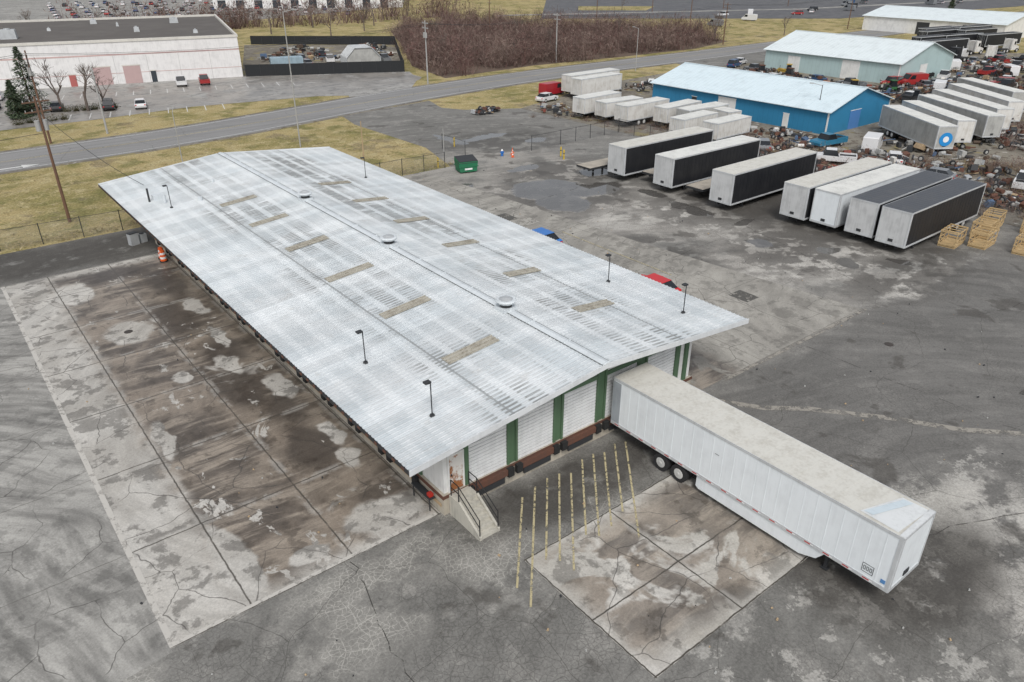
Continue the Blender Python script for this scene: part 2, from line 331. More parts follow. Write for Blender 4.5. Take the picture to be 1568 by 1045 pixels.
# ------------------------------------------------------------------ warehouse
WHT=paint("white_wall",(.74,.74,.72),.6,.3);GRN=paint("green_trim",(.085,.15,.085),.5,.35);DOOR=paint("roller_door_white",(.74,.75,.75),.45,.25)
DKC=paint("dock_concrete",(.44,.40,.33),.85,.6);BLK=paint("black_rubber",(.02,.02,.02),.8,.3);RUST=paint("rust_brown",(.13,.06,.04),.8,.5)
DARK=paint("dark_metal",(.035,.037,.04),.5,.3);GALV=paint("galvanised",(.50,.52,.53),.4,.3,.3);TAN=paint("tan_wood",(.42,.31,.19),.8,.4)
def m_roof():
    g=G("corrugated_roof_metal")
    pan=g.mth('FLOOR',g.mul(g.Y,1/.9)); lapx=g.mth('ABSOLUTE',g.mth('SUBTRACT',g.X,24.4))
    cx=g.n("ShaderNodeCombineXYZ"); g.put(cx.inputs[0],g.mth('FLOOR',g.mul(lapx,1/6.0)));g.put(cx.inputs[1],pan);g.put(cx.inputs[2],g.thr(g.X,24.39,24.41))
    wn=g.n("ShaderNodeTexWhiteNoise");wn.noise_dimensions='3D';g.l(cx.outputs[0],wn.inputs[0]);pv=wn.outputs[0]
    n=g.noise(.3,4,.65);st=g.noise(1.2,4,.7,vec=g.mp((.35,4,1)));n3=g.noise(6,3,.7)
    c=g.mix(g.thr(n,.35,.65),(.55,.595,.615),(.69,.72,.73))
    c=g.mulc(c,g.thr(pv,0,1,.88,1.05))
    rib=g.mth('FRACT',g.mul(g.Y,1/.3)); pn=g.thr(g.mth('ABSOLUTE',g.mth('SUBTRACT',rib,.74)),.24,.12)
    z=g.thr(g.noise(.16,4,.6),.42,.58); band=g.mx(g.thr(g.mth('ABSOLUTE',g.mth('SUBTRACT',lapx,4.6)),3.6,2.0),.28)
    seg=g.mth('FRACT',g.mul(lapx,1/1.45)); sd_=g.thr(g.mth('ABSOLUTE',g.mth('SUBTRACT',seg,.5)),.10,.2)
    gr=g.mul(g.mul(g.mul(pn,g.thr(st,.34,.50)),g.add(.25,g.mul(sd_,.75))),g.mul(band,g.add(.35,g.mul(z,.65))))
    c=g.mix(g.mul(gr,.9),c,(.19,.195,.19))
    c=g.mix(g.mul(g.mul(pn,g.inv(gr)),.26),c,(.33,.35,.36))
    c=g.mix(g.mul(g.inv(sd_),.2),c,(.72,.74,.74))
    lap=g.thr(g.mth('ABSOLUTE',g.mth('SUBTRACT',lapx,6.0)),.09,.04); c=g.mix(g.mul(lap,.75),c,(.22,.23,.23))
    bl=g.thr(g.noise(.9,4,.7),.58,.72);c=g.mix(g.mul(bl,.32),c,(.38,.37,.345))
    return g.done(g.mulc(c,g.thr(n3,.2,.8,.93,1.06)),.5,.0,.5)
ROOF=m_roof()
SKY=paint("fibreglass_skylight",(.42,.40,.34),.6,.8,dc=(.23,.205,.165),scale=2)
wh=empty("loading_dock_warehouse")
XL,XR,YF,YB=12.6,36.5,22.95,79.0;XC=24.4;ZE,ZR=5.0,6.16
def rz_(x): return ZE+(ZR-ZE)*((x-XL)/(XC-XL) if x<XC else (XR-x)/(XR-XC))
b=MB()
n=int((YB-YF)/.3);prof=[]
for i in range(n):
    y=YF+i*.3; prof+=[(y,0),(y+.05,.0),(y+.08,.04),(y+.13,.04),(y+.16,0)]
prof.append((YB,0))
for xe in (XL,XR):
    prev=None
    for y,dz in prof:
        a=b.V((xe,y,ZE+dz));c=b.V((XC,y,ZR+dz))
        if prev: b.fc([prev[0],prev[1],c,a] if xe==XR else [prev[1],prev[0],a,c],0)
        prev=(a,c)
b.make("roof",[ROOF],wh)
b=MB()
for xe in (XL,XR):
    b.poly([(xe,YF,ZE-.22),(XC,YF,ZR-.22),(XC,YB,ZR-.22),(xe,YB,ZE-.22)],0)
b.box(XL-.03,XL,YF,YB,ZE-.24,ZE-.01,1);b.box(XR,XR+.03,YF,YB,ZE-.24,ZE-.01,1)
for (xa,za,xb,zb) in ((XL-.03,ZE,XC,ZR),(XC,ZR,XR+.03,ZE)):
    for y0,y1 in ((YF-.04,YF-.001),(YB+.001,YB+.04)):
        b.prism([(xa,za-.26),(xb,zb-.26),(xb,zb+.05),(xa,za+.05)],y0,y1,2)
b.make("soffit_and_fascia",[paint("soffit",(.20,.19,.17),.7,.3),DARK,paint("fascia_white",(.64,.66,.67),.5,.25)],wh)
b=MB()
for i in range(70):
    y=YF+.4+i*.8; b.box(XL-.07,XL-.031,y,y+.22,ZE-.16,ZE-.06,0); b.box(XR+.031,XR+.07,y,y+.22,ZE-.16,ZE-.06,0)
b.make("gutter_brackets",[RUST],wh)
RC_=paint("ridge_cap_metal",(.62,.66,.68),.45,.25)
b=MB()
b.prism([(XC-.26,ZR+.03),(XC,ZR+.10),(XC+.26,ZR+.03),(XC,ZR+.06)],YF-.03,YB+.03,0)
for i in range(19): b.box(XC-.27,XC+.27,YF+i*3.0,YF+i*3.0+.04,ZR+.03,ZR+.11,0)
b.box(XC-.30,XC-.261,YF,YB,ZR-.0,ZR+.03,1);b.box(XC+.261,XC+.30,YF,YB,ZR-.0,ZR+.03,1)
b.make("ridge_cap",[RC_,paint("ridge_grime",(.16,.17,.17),.7,.2)],wh)
b=MB()
for y in (63,56.5,49.7,42.9,35.9,29.1):
    for x0,x1 in ((18.7,21.8),(27.9,30.8)):
        x0+=R.uniform(-.15,.15);x1+=R.uniform(-.15,.15)
        b.poly([(x0,y-.42,rz_(x0)+.05),(x1,y-.42,rz_(x1)+.05),(x1,y+.42,rz_(x1)+.05),(x0,y+.42,rz_(x0)+.05)])
        for k in range(3):
            yy=y-.3+k*.3
            b.prism([(x0,rz_(x0)+.055),(x1,rz_(x1)+.055),(x1,rz_(x1)+.10),(x0,rz_(x0)+.10)],yy-.03,yy+.03)
b.make("skylights",[SKY],wh)
b=MB()
for y in (58.6,44.8,31.3):
    z=ZR+.06
    b.box(XC-.48,XC+.48,y-.48,y+.48,z-.1,z+.14,0)
    b.cyl((XC,y,z+.14),(XC,y,z+.46),.36,.36,20,1)
    b.cyl((XC,y,z+.40),(XC,y,z+.52),.55,.62,24,0);b.cyl((XC,y,z+.52),(XC,y,z+.60),.62,.55,24,0);b.cyl((XC,y,z+.60),(XC,y,z+.72),.42,.2,24,2)
b.box(14.6,14.75,69.4,69.5,5.2,6.4,1);b.cyl((15.6,68,5.3),(15.6,68,6.0),.12,.12,10,0);b.box(15.0,15.9,69.2,69.9,5.2,5.7,0)
b.cyl((20.5,70,5.6),(20.5,70,6.1),.1,.1,8,0);b.cyl((18,66,5.5),(18,66,5.85),.2,.2,10,0)
b.make("roof_vents",[RC_,DARK,GALV],wh)
for i,(x,y) in enumerate(((15.6,66.2),(15.5,32.1),(15.5,25.6),(33.4,31.8),(33.6,25.6),(33,64.1))):
    b=MB();z=rz_(x); b.cyl((x,y,z),(x,y,z+1.9),.03,.03,8,0)
    b.cyl((x,y,z+1.9),(x-.25*1,y-.1,z+1.98),.025,.025,6,0)
    b.box(x-.36,x-.05,y-.18,y+.08,z+1.92,z+2.01,0);b.cyl((x,y,z+.02),(x,y,z+.1),.14,.12,10,0)
    b.make("roof_floodlight_%d"%i,[DARK],wh)
WX0,WX1,WY0,WY1=15.4,33.7,24.75,73.6
b=MB()
b.prism([(WX0,1.2),(WX1,1.2),(WX1,rz_(WX1)-.23),(XC,ZR-.23),(WX0,rz_(WX0)-.23)],WY0,WY1,0)
b.make("walls",[WHT],wh)
b=MB(); b.box(WX0-.15,WX1+.15,WY0-.15,WY1+.1,0,1.195,0); b.make("dock_base",[DKC],wh)
b=MB(); b.box(WX0-.19,WX0-.151,WY0-.19,WY1,1.0,1.2,0); b.box(WX0-.15,WX1+.19,WY0-.19,WY0-.151,1.02,1.2,0)
b.box(WX0-.22,WX0-.191,WY0,WY1,.50,.68,1)
b.make("dock_edge_angle",[RUST,TAN],wh)
doors=[(16.85,19.25),(19.95,22.4),(23.1,25.55),(26.3,28.75),(29.6,32.1)]
db=MB();gb=MB();bb=MB()
def frontdoor(x0,x1):
    z=1.2
    while z<3.95:
        db.box(x0,x1,WY0-.05,WY0-.021,z,z+.165,0);z+=.21
    db.box(x0,x1,WY0-.02,WY0-.004,1.2,4.0,1)
    bb.box(x0-.25,x0+.12,WY0-.42,WY0-.192,.62,1.12,0);bb.box(x1-.12,x1+.25,WY0-.42,WY0-.192,.62,1.12,0)
    bb.box(x0+.12,x1-.12,WY0-.34,WY0-.192,.72,1.08,1);bb.box(x0+.3,x1-.3,WY0-.30,WY0-.19,.3,.66,2)
for d in doors: frontdoor(*d)
def gpost(x0,x1): gb.box(x0,x1,WY0-.13,WY0-.003,1.2,rz_((x0+x1)/2)-.30,0)
gb.box(16.60,16.84,WY0-.13,WY0-.003,1.2,5.0,0)
for i in range(4): gpost(doors[i][1]+.01,doors[i][1]+.16); gpost(doors[i+1][0]-.16,doors[i+1][0]-.01)
for i in range(4):
    gb.box(doors[i][1]+.161,doors[i+1][0]-.161,WY0-.06,WY0-.003,1.2,5.1,0)
gpost(32.11,32.5);gpost(33.0,33.3)
for d in doors: gb.box(d[0],d[1],WY0-.11,WY0-.003,4.02,4.25,0)
for side in (0,1):
    X=WX0 if side==0 else WX1; sg=-1 if side==0 else 1
    for i in range(13):
        y0=27+i*3.5
        if y0+2.5>WY1: break
        z=1.2
        while z<3.8:
            a,c=sorted((X+sg*.005,X+sg*.045)); db.box(a,c,y0,y0+2.5,z,z+.19,0); z+=.21
        a,c=sorted((X+sg*.003,X+sg*.1))
        gb.box(a,c,y0-.3,y0-.01,1.2,4.6,0);gb.box(a,c,y0+2.51,y0+2.8,1.2,4.6,0);gb.box(a,c,y0,y0+2.5,4.0,4.3,0)
        a,c=sorted((X+sg*.23,X+sg*.42))
        bb.box(a,c,y0-.25,y0+.15,.55,1.12,0);bb.box(a,c,y0+2.35,y0+2.75,.55,1.12,0)
db.make("roller_doors",[DOOR,paint("door_gap_grey",(.38,.39,.39),.6,.2)],wh);gb.make("green_door_frames",[GRN],wh);bb.make("dock_bumpers",[BLK,RUST,DARK],wh)
g=G("rusty_door_paint");nn=g.noise(1.6,5,.7);f=g.thr(g.add(nn,g.mul(g.thr(g.Z,3.2,1.2),.12)),.52,.62);rustydoor=g.done(g.mix(f,(.66,.64,.60),(.30,.12,.045)),.7)
b=MB();b.box(15.72,16.5,WY0-.06,WY0-.004,1.22,3.3,0);b.box(15.62,15.719,WY0-.09,WY0-.004,1.2,3.4,1);b.box(16.501,16.595,WY0-.09,WY0-.004,1.2,3.4,1);b.box(15.72,16.5,WY0-.09,WY0-.004,3.31,3.4,1);b.box(15.8,15.84,WY0-.14,WY0-.06,2.15,2.25,2)
b.make("personnel_door",[rustydoor,WHT,DARK],wh)
st=empty("dock_stairs")
b=MB();SX0,SX1=15.55,16.75
b.box(SX0,SX1,23.75,WY0-.2,.0,1.19,0)
for i in range(5): b.box(SX0+.12,SX1-.12,23.75-(i+1)*.34,23.75-i*.34-.0,0,1.19-.2*(i+1),0)
for x0 in (SX0,SX1-.12): b.prism([(23.749,0),(23.749,1.25),(22.02,.22),(22.02,0)],x0,x0+.118,0,axis='x')
b.make("steps",[paint("stair_concrete",(.48,.46,.40),.85,.5)],st)
b=MB()
for x in (SX0+.06,SX1-.06):
    p=[(x,24.45,1.2),(x,23.8,1.2),(x,22.1,.25)]
    for q in p: b.cyl(q,(q[0],q[1],q[2]+.95),.028,.028,8,0)
    for dz in (.5,.95):
        b.cyl((x,24.45,1.2+dz),(x,23.8,1.2+dz),.025,.025,8,0);b.cyl((x,23.8,1.2+dz),(x,22.1,.25+dz),.025,.025,8,0)
b.make("handrails",[BLK],st)
b=MB();b.box(14.88,15.12,25.3,25.55,.86,1.05,0);b.box(14.8,15.15,25.2,26.9,.78,.86,1);b.box(14.85,14.9,25.3,25.35,.03,.78,1);b.box(14.85,14.9,26.8,26.85,.03,.78,1)
b.make("red_toolbox",[paint("red_paint",(.45,.03,.02),.4,.2),DARK])
# ------------------------------------------------------------------ semi trailers
TIRE=paint("tyre_rubber",(.025,.025,.026),.85,.2);HUB=paint("wheel_white",(.55,.55,.53),.5,.4)
REDT=paint("red_tape",(.5,.02,.02),.4,.1);WT=paint("white_tape",(.8,.8,.8),.4,.1)
def semi(name,loc,rz,side,roof,nose,L=16.15,W=2.6,H=4.1,zf=1.15,skirt=False,detail=False):
    o=empty(name,loc,rz)
    b=MB();h=W/2;zb=zf
    b.poly([(0,-h,zb),(L,-h,zb),(L,-h,H),(0,-h,H)],0);b.poly([(L,h,zb),(0,h,zb),(0,h,H),(L,h,H)],0)
    b.poly([(0,-h,H),(L,-h,H),(L,h,H),(0,h,H)],1);b.poly([(L,-h,zb),(L,h,zb),(L,h,H),(L,-h,H)],2)
    b.poly([(0,h,zb),(0,-h,zb),(0,-h,H),(0,h,H)],2);b.poly([(0,-h,zb),(0,h,zb),(L,h,zb),(L,-h,zb)],3)
    b.make("box_body",[side,roof,nose,DARK],o)
    b=MB()
    for s in (-1,1):
        y0,y1=sorted((s*h,s*(h+.022)))
        b.box(0,L,y0,y1,H-.14,H+.015,0);b.box(0,L,y0,y1+0,zb-.02,zb+.16,0)
        for x0,x1 in ((0,.14),(L-.16,L)): b.box(x0,x1,y0,y1,zb+.16,H-.14,0)
    b.box(L+.001,L+.025,-h,h,H-.14,H,0);b.box(L+.001,L+.025,-h,h,zb,zb+.2,0)
    for y in (-h+.01,h-.11): b.box(L+.001,L+.03,y,y+.1,zb+.2,H-.14,0)
    b.box(L+.001,L+.04,-.22,.22,zb+.3,zb+.55,1);b.box(-.03,-.001,-h,h,H-.16,H,0);b.box(-.03,-.001,-.03,.03,zb,H-.16,3)
    for y in (-.75,-.35,.35,.75): b.cyl((-.05,y,zb+.1),(-.05,y,H-.2),.018,.018,6,3)
    b.make("rails",[RAIL,DARK,WT,GALV],o)
    b=MB();nb=int(L/.62)
    for i in range(1,nb):
        x=i*L/nb
        for s in (-1,1):
            y0,y1=sorted((s*(h+.0),s*(h+.009))); b.box(x-.02,x+.02,y0,y1,zb+.17,H-.15,0)
    for i in range(1,nb): x=i*L/nb; b.box(x-.03,x+.03,-h+.02,h-.02,H,H+.006,1)
    b.make("side_posts",[side,roof],o)
    b=MB()
    for s in (-.45,.45): b.box(.3,L-.3,s-.06,s+.06,zb-.35,zb-.02,0)
    for i in range(8): b.box(5+i*1.1 if L>14 else .5+i*(L-1)/8,5.08+i*1.1 if L>14 else .58+i*(L-1)/8,-h+.1,h-.1,zb-.14,zb-.02,0)
    for ax in (2.9,4.15) if not detail else (3.75,4.98):
        b.cyl((ax,-h+.1,.52),(ax,h-.1,.52),.07,.07,8,0)
        for s in (-1,1):
            b.wheel(ax,s*(h-.16),.52,.51,.27,1,2);b.wheel(ax,s*(h-.5),.52,.51,.27,1,2)
    b.box(-.05,.05,-h+.3,h-.3,.5,.6,0);b.box(-.03,.05,-.8,-.7,.55,zb,0);b.box(-.03,.05,.7,.8,.55,zb,0)
    for s in (-1,1):
        xx=L-2.9; b.box(xx-.07,xx+.07,s*.85-.07,s*.85+.07,.06,zb,0);b.box(xx-.16,xx+.16,s*.85-.14,s*.85+.14,.04,.09,0)
    b.box(L-2.94,L-2.86,-.8,.8,.6,.68,0)
    b.make("undercarriage",[DARK,TIRE,HUB],o)
    if skirt:
        b=MB()
        for s in (-1,1):
            y=s*(h-.06)
            b.prism([(6.1,zb),(6.1,.45),(6.3,.34),(12.1,.30),(12.9,.58),(13.3,zb)],min(y,y+.03),max(y,y+.03),0)
        b.make("side_skirts",[side],o)
    if detail:
        b=MB()
        for s in (-1,1):
            y=s*(h+.024)
            for i in range(int(L/.92)):
                x=.3+i*.92
                b.poly([(x,y,zb+.03),(x+.3,y,zb+.03),(x+.3,y,zb+.09),(x,y,zb+.09)],0)
                b.poly([(x+.3,y,zb+.03),(x+.45,y,zb+.03),(x+.45,y,zb+.09),(x+.3,y,zb+.09)],1)
        b.make("reflective_tape",[REDT,WT],o)
        b=MB()
        b.poly([(L-2.0,-h+.2,H+.02),(L-.35,-h+.15,H+.02),(L-.2,h-.15,H+.02),(L-1.3,h-.2,H+.02)],0)
        b.poly([(L-1.9,-h+.3,H+.03),(L-1.5,-h+.3,H+.06),(L-.8,h-.3,H+.06),(L-1.2,h-.3,H+.03)],1)
        b.box(L-.22,L-.0,-h+.03,h-.03,H+.001,H+.02,0)
        b.make("roof_front_panel",[paint("roof_patch_white",(.66,.68,.68),.4,.3),paint("roof_patch_pale",(.58,.66,.70),.3,.2)],o)
        b=MB();y=-h-.012
        for (x0,x1,z0,z1) in ((L-1.25,L-.75,1.5,1.52),(L-1.25,L-.75,1.93,1.95),(L-1.25,L-1.23,1.52,1.93),(L-.77,L-.75,1.52,1.93)): b.box(x0,x1,y-.006,y,z0,z1,0)
        for k in range(3):
            x=L-1.19+k*.14
            b.box(x,x+.1,y-.006,y,1.62,1.64,0);b.box(x,x+.1,y-.006,y,1.81,1.83,0);b.box(x,x+.02,y-.006,y,1.64,1.81,0);b.box(x+.08,x+.1,y-.006,y,1.64,1.81,0)
        b.box(L-.4,L-.2,y-.006,y,1.45,1.65,1);b.box(7.0,7.25,y-.006,y,3.0,3.02,0)
        b.make("number_decal",[DARK,paint("blue_decal",(.10,.25,.5),.4,.1)],o)
        b=MB();b.box(.02,.6,-h-.03,-h-.023,zb+.2,H-.2,0)
        b.make("rear_frame_panel",[paint("rear_frame_grey",(.34,.37,.40),.4,.3)],o)
    return o
TW=paint("trailer_white",(.77,.81,.83),.3,.15);TR=paint("trailer_roof_grime",(.60,.59,.54),.6,.6,dc=(.42,.40,.35),scale=1.2)
RAIL=paint("trailer_rail",(.60,.62,.63),.35,.3,.2);TB=paint("trailer_black_curtain",(.016,.017,.02),.4,.3,dc=(.045,.045,.045));TA=paint("trailer_nose_alu",(.60,.61,.61),.4,.35,.1)
TRW=paint("trailer_roof_white",(.70,.70,.66),.5,.35);TRD=paint("trailer_roof_dark",(.055,.06,.07),.35,.5,dc=(.12,.12,.12))
semi("semi_trailer",(27.62,24.15,.03),rad(-90),TW,TR,TW,skirt=True,detail=True)
for (x0,x1,yc,side,roof,nose) in ((65.0,81,61.7,TB,TR,TA),(65.5,81.3,54.8,TB,TRW,TA),(65.4,80.9,46.9,TB,TR,TA),(67.2,83.2,39.3,TB,TR,TA),(67.6,82.8,36.0,TW,TRW,TW),(67.6,82.6,32.6,TB,TRD,TA),(67.3,82.4,29.25,TB,TRD,TA)):
    semi("semi_trailer",(x1,yc,.02),rad(180+R.uniform(-.7,.7)),side,roof,nose,L=x1-x0,W=2.75,zf=.8)
def flatbed(x0,y,L=14):
    b=MB();b.box(0,L,-1.2,1.2,1.0,1.25,0,top=1)
    for s in (-.4,.4): b.box(.5,L-.5,s-.08,s+.08,.7,1.0,2)
    for ax in (L-2,L-3.3):
        for s in (-1.05,1.05): b.wheel(ax,s,.5,.5,.4,3,4)
    for s in (-.8,.8): b.box(2.4,2.6,s-.08,s+.08,0.05,1.0,2)
    b.make("flatbed_trailer",[DARK,paint("bleached_deck",(.42,.38,.32),.9,.5),DARK,TIRE,HUB],None,(x0,y,.02))
flatbed(66.5,51.2);flatbed(63,65.4,12);flatbed(67,58.3,13)
DW=paint("dirty_white",(.66,.65,.62),.6,.5,dc=(.34,.30,.24));DG=paint("dirty_grey",(.42,.42,.40),.6,.5)
for (x,y,a,L,H,s,r) in ((98,107.2,2,13,3.9,DW,TRW),(97,103.5,3,11,3.8,DW,TRW),(86,91,4,9,3.4,DW,TRW),(87,87,-3,8,3.2,DW,TRW),(87,82.5,2,10,3.3,DW,TRW),(91,78,5,9,3.2,DW,TRW),(86,70.5,3,8,3.3,DW,TRW),(92,74.5,-2,9,3.3,DG,TRW),(88,66.2,2,8,3.2,DW,TRW),(98,69.5,80,6,3.0,DW,TRW),
     (116,55,-125,15,4,DG,TRW),(122,55,-126,15,4,DW,TRW),(129,56,-123,17,4,DG,TRW),(136,57,-125,17,4,DW,TRW),(144,58,-127,17,4,DW,TRW),(118,33,-125,12,4,DW,TRW),(152,60,-124,15,4,DG,TRW)):
    semi("storage_trailer",(x,y,.02),rad(a),s,r,s,L=L,H=H,zf=1.0)
d_=Vector((math.cos(rad(-125)),math.sin(rad(-125)),0))
b=MB();c0=Vector((116,55,2.3))+d_*15.05;b.cyl(c0,c0+d_*.02,.9,.9,24,0);b.cyl(c0+d_*.021,c0+d_*.03,.4,.4,20,1);b.make("round_logo_sign",[paint("logo_blue",(.02,.25,.6),.4,.1),WT])
for (x,y,a) in ((205,92,-10),(212,98,-10),(222,96,-12),(232,90,-12),(198,66,-100),(228,104,-8),(240,99,-10),(236,108,-8),(248,104,-12)):
    semi("semi_trailer",(x,y,.02),rad(a),TB,TB,TB,L=15)
GLS=paint("car_glass",(.015,.018,.022),.08,.0,spec=.6)
def semi_tractor(x,y,a,m):
    b=MB();b.box(-3.2,0,-.45,.45,.7,1.0,1);b.box(0,1.8,-1.2,1.2,.7,3.3,0,tap=(.1,.08));b.prism([(1.8,.6),(3.4,.6),(3.35,1.5),(1.8,1.9)],-1.05,1.05,0);b.prism([(1.72,2.0),(1.9,1.95),(1.78,2.9),(1.66,2.9)],-1.0,1.0,2)
    b.box(.9,1.5,-1.21,1.21,2.0,2.8,2);b.box(3.36,3.5,-1.2,1.2,.45,.8,1);b.cyl((-.1,1.0,1),(-.1,1.0,3.6),.08,.08,8,3);b.cyl((-.1,-1.0,1),(-.1,-1.0,3.6),.08,.08,8,3)
    for wx in (-2.6,-1.35,2.6):
        for s in (-1,1): b.wheel(wx,s*1.02,.52,.52,.34,4,3)
    b.make("semi_truck_tractor",[m,DARK,GLS,HUB,TIRE],None,(x,y,.02),a)
semi_tractor(222,88,-.2,DW);semi_tractor(234,84,-.2,DW);semi_tractor(205,84,2.8,TB);semi_tractor(214,80,.4,DW)
# ------------------------------------------------------------------ metal sheds
def m_sheet(name,c,axis='X'):
    g=G(name);p=g.noise(.5,4,.6);s=g.mth('FRACT',g.mul(g.X if axis=='X' else g.Y,1/.9)); l=g.thr(g.mth('ABSOLUTE',g.mth('SUBTRACT',s,.5)),.05,.02)
    cc=g.mix(g.mul(g.thr(p,.45,.7),.25),c,tuple(x*.6 for x in c)); cc=g.mix(g.mul(l,.3),cc,tuple(x*.5 for x in c)); return g.done(cc,.5)
def shed(name,x0,x1,y0,y1,ze,zr,wall,roof,trim,ov=.5,doors=()):
    o=empty(name);xc=(x0+x1)/2
    b=MB();b.prism([(x0,0),(x1,0),(x1,ze-.1),(xc,zr-.1),(x0,ze-.1)],y0,y1,0);b.make("walls",[wall],o)
    b=MB();sl=(zr-ze)/(xc-x0)
    for s,xe in ((-1,x0-ov),(1,x1+ov)):
        z=ze-sl*ov
        b.prism([(xe,z),(xc,zr),(xc,zr-.09),(xe,z-.09)],y0-ov,y1+ov,0)
        k=int((y1-y0+2*ov)/.9)
        for i in range(k+1):
            y=y0-ov+i*.9; b.prism([(xe,z+.001),(xc,zr+.001),(xc,zr+.035),(xe,z+.035)],y,y+.05,0)
    b.prism([(xc-.25,zr),(xc,zr+.07),(xc+.25,zr),(xc,zr+.04)],y0-ov,y1+ov,0)
    b.make("roof",[roof],o)
    b=MB()
    for (fc,a,c,z0,z1,mi) in doors:
        if fc=='y': b.box(a,c,y0-.06,y0-.005,z0,z1,mi);b.box(a-.1,c+.1,y0-.08,y0-.061,z1,z1+.1,0)
        else: b.box(x0-.06,x0-.005,a,c,z0,z1,mi);b.box(x0-.08,x0-.061,a-.1,c+.1,z1,z1+.1,0)
    b.box(x0-.08,x0-.0,y0-.08,y0+.15,0,ze-.2,0);b.box(x1,x1+.08,y0-.08,y0+.15,0,ze-.2,0)
    b.make("doors_and_trim",[trim,DARK,paint("blue_window",(.08,.22,.5),.3,.1)],o);return o
BLU=m_sheet("blue_steel_siding",(.035,.21,.38),'Y');TEA=m_sheet("teal_steel_siding",(.42,.54,.54),'Y')
SR=m_sheet("pale_steel_roof",(.64,.74,.78),'Y');SR2=m_sheet("pale_steel_roof_b",(.68,.74,.75),'Y')
shed("blue_steel_building",107,124.6,59.5,94,3.5,6.0,BLU,SR,WHT,doors=(('x',76,79.5,0,2.9,0),('x',84,85,0,2.2,1),('y',113,116,0,2.8,2),('x',66,67,0,2.1,0)))
shed("teal_steel_building",159.5,182.5,75.5,107,4.2,7.4,TEA,SR2,WHT,doors=(('x',84,88,0,3.6,0),('x',98,101,0,3.2,0),('y',168,171,0,3.2,0)))
shed("white_steel_building",262,290,96,140,4.5,7.0,WHT,SR2,WHT,doors=(('x',104,108,0,3.6,1),('x',118,122,0,3.6,1)))
# ------------------------------------------------------------------ left long warehouse (rotated)
lw=empty("white_long_warehouse",(60,169,0),math.atan2(-11.5,43.6))
WPK=paint("warehouse_white",(.74,.73,.72),.6,.25);PNK=paint("pink_stripe",(.54,.38,.36),.6,.1);GRV=paint("gravel_roof",(.105,.095,.088),.95,.5,dc=(.16,.15,.135),scale=.2);PRP=paint("beige_parapet",(.62,.60,.55),.7,.2)
b=MB();b.box(-110,0,0,58,0,8,0,top=1);b.box(-110,0,-.03,-.002,5.5,5.75,2);b.box(-110,0,-.03,-.002,2.05,2.15,2)
b.box(-110,0.15,-.15,.25,8.0,8.5,3);b.box(-.25,.15,.25,58,8.0,8.5,3);b.box(-110,.15,57.8,58.2,8.0,8.5,3)
for i in range(1,18): b.box(-i*6.1,-i*6.1+.06,-.035,-.001,0,5.39,4)
b.make("walls",[WPK,GRV,PNK,PRP,paint("panel_joint",(.45,.45,.44),.6,.1)],lw)
b=MB()
for x,w,c in ((-33,1.2,0),(-28.5,3.2,1),(-23,3.2,1),(-50,1.2,2),(-54,3,2),(-60,3,2),(-72,3,1),(-18,1,2)):
    b.box(x,x+w,-.08,-.035,0,3.4 if w>2 else 2.2,c);b.box(x-.15,x+w+.15,-.10,-.081,3.41 if w>2 else 2.21,3.6 if w>2 else 2.4,3)
b.make("doors",[paint("red_door",(.40,.12,.11),.5,.1),paint("pinkgrey_door",(.46,.33,.32),.5,.1),paint("glass_dark",(.04,.05,.06),.15,.1),PRP],lw)
b=MB()
for (x,y,s,hh) in ((-45,14,3,1.8),(-48.5,14,1.5,1.4),(-20,20,1.2,1),(-12,40,2,1.2),(-60,30,1,1),(-30,45,1.5,1),(-75,20,3,1.6),(-8,12,1,.7),(-38,30,.8,.6),(-55,44,.8,.7),(-24,36,.6,.8)): b.box(x,x+s,y,y+s*.7,8,8+hh,0,tap=(.1,.1));b.cyl((x+s/2,y+s*.35,8+hh),(x+s/2,y+s*.35,8+hh+.2),s*.2,s*.2,12,0)
b.make("rooftop_units",[GALV],lw)
for (x,y,L,Dp,hh,a,mi) in ((123,370,84,50,9,-32,WPK),(232,400,90,60,8,-32,PRP),(60,560,120,60,10,-20,WPK),(380,330,80,50,8,-20,PRP),(560,230,70,40,8,-10,WPK),(-60,330,80,60,8,-10,WPK)):
    o=empty("distant_warehouse",(x,y,0),rad(a));b=MB();b.box(0,L,0,Dp,0,hh,0,top=1);b.box(0,L,-.3,.2,hh,hh+.6,0);b.box(-.3,.2,0,Dp,hh,hh+.6,0)
    b.make("walls",[mi,GRV],o);b=MB()
    for i in range(int(L/8)): b.box(2+i*8,5.5+i*8,-.1,-.01,0,3.5,0);b.box(2+i*8,7+i*8,-.08,-.01,5,6.2,0)
    b.make("doors",[paint("glass_dark",(.04,.05,.06),.15,.1)],o)
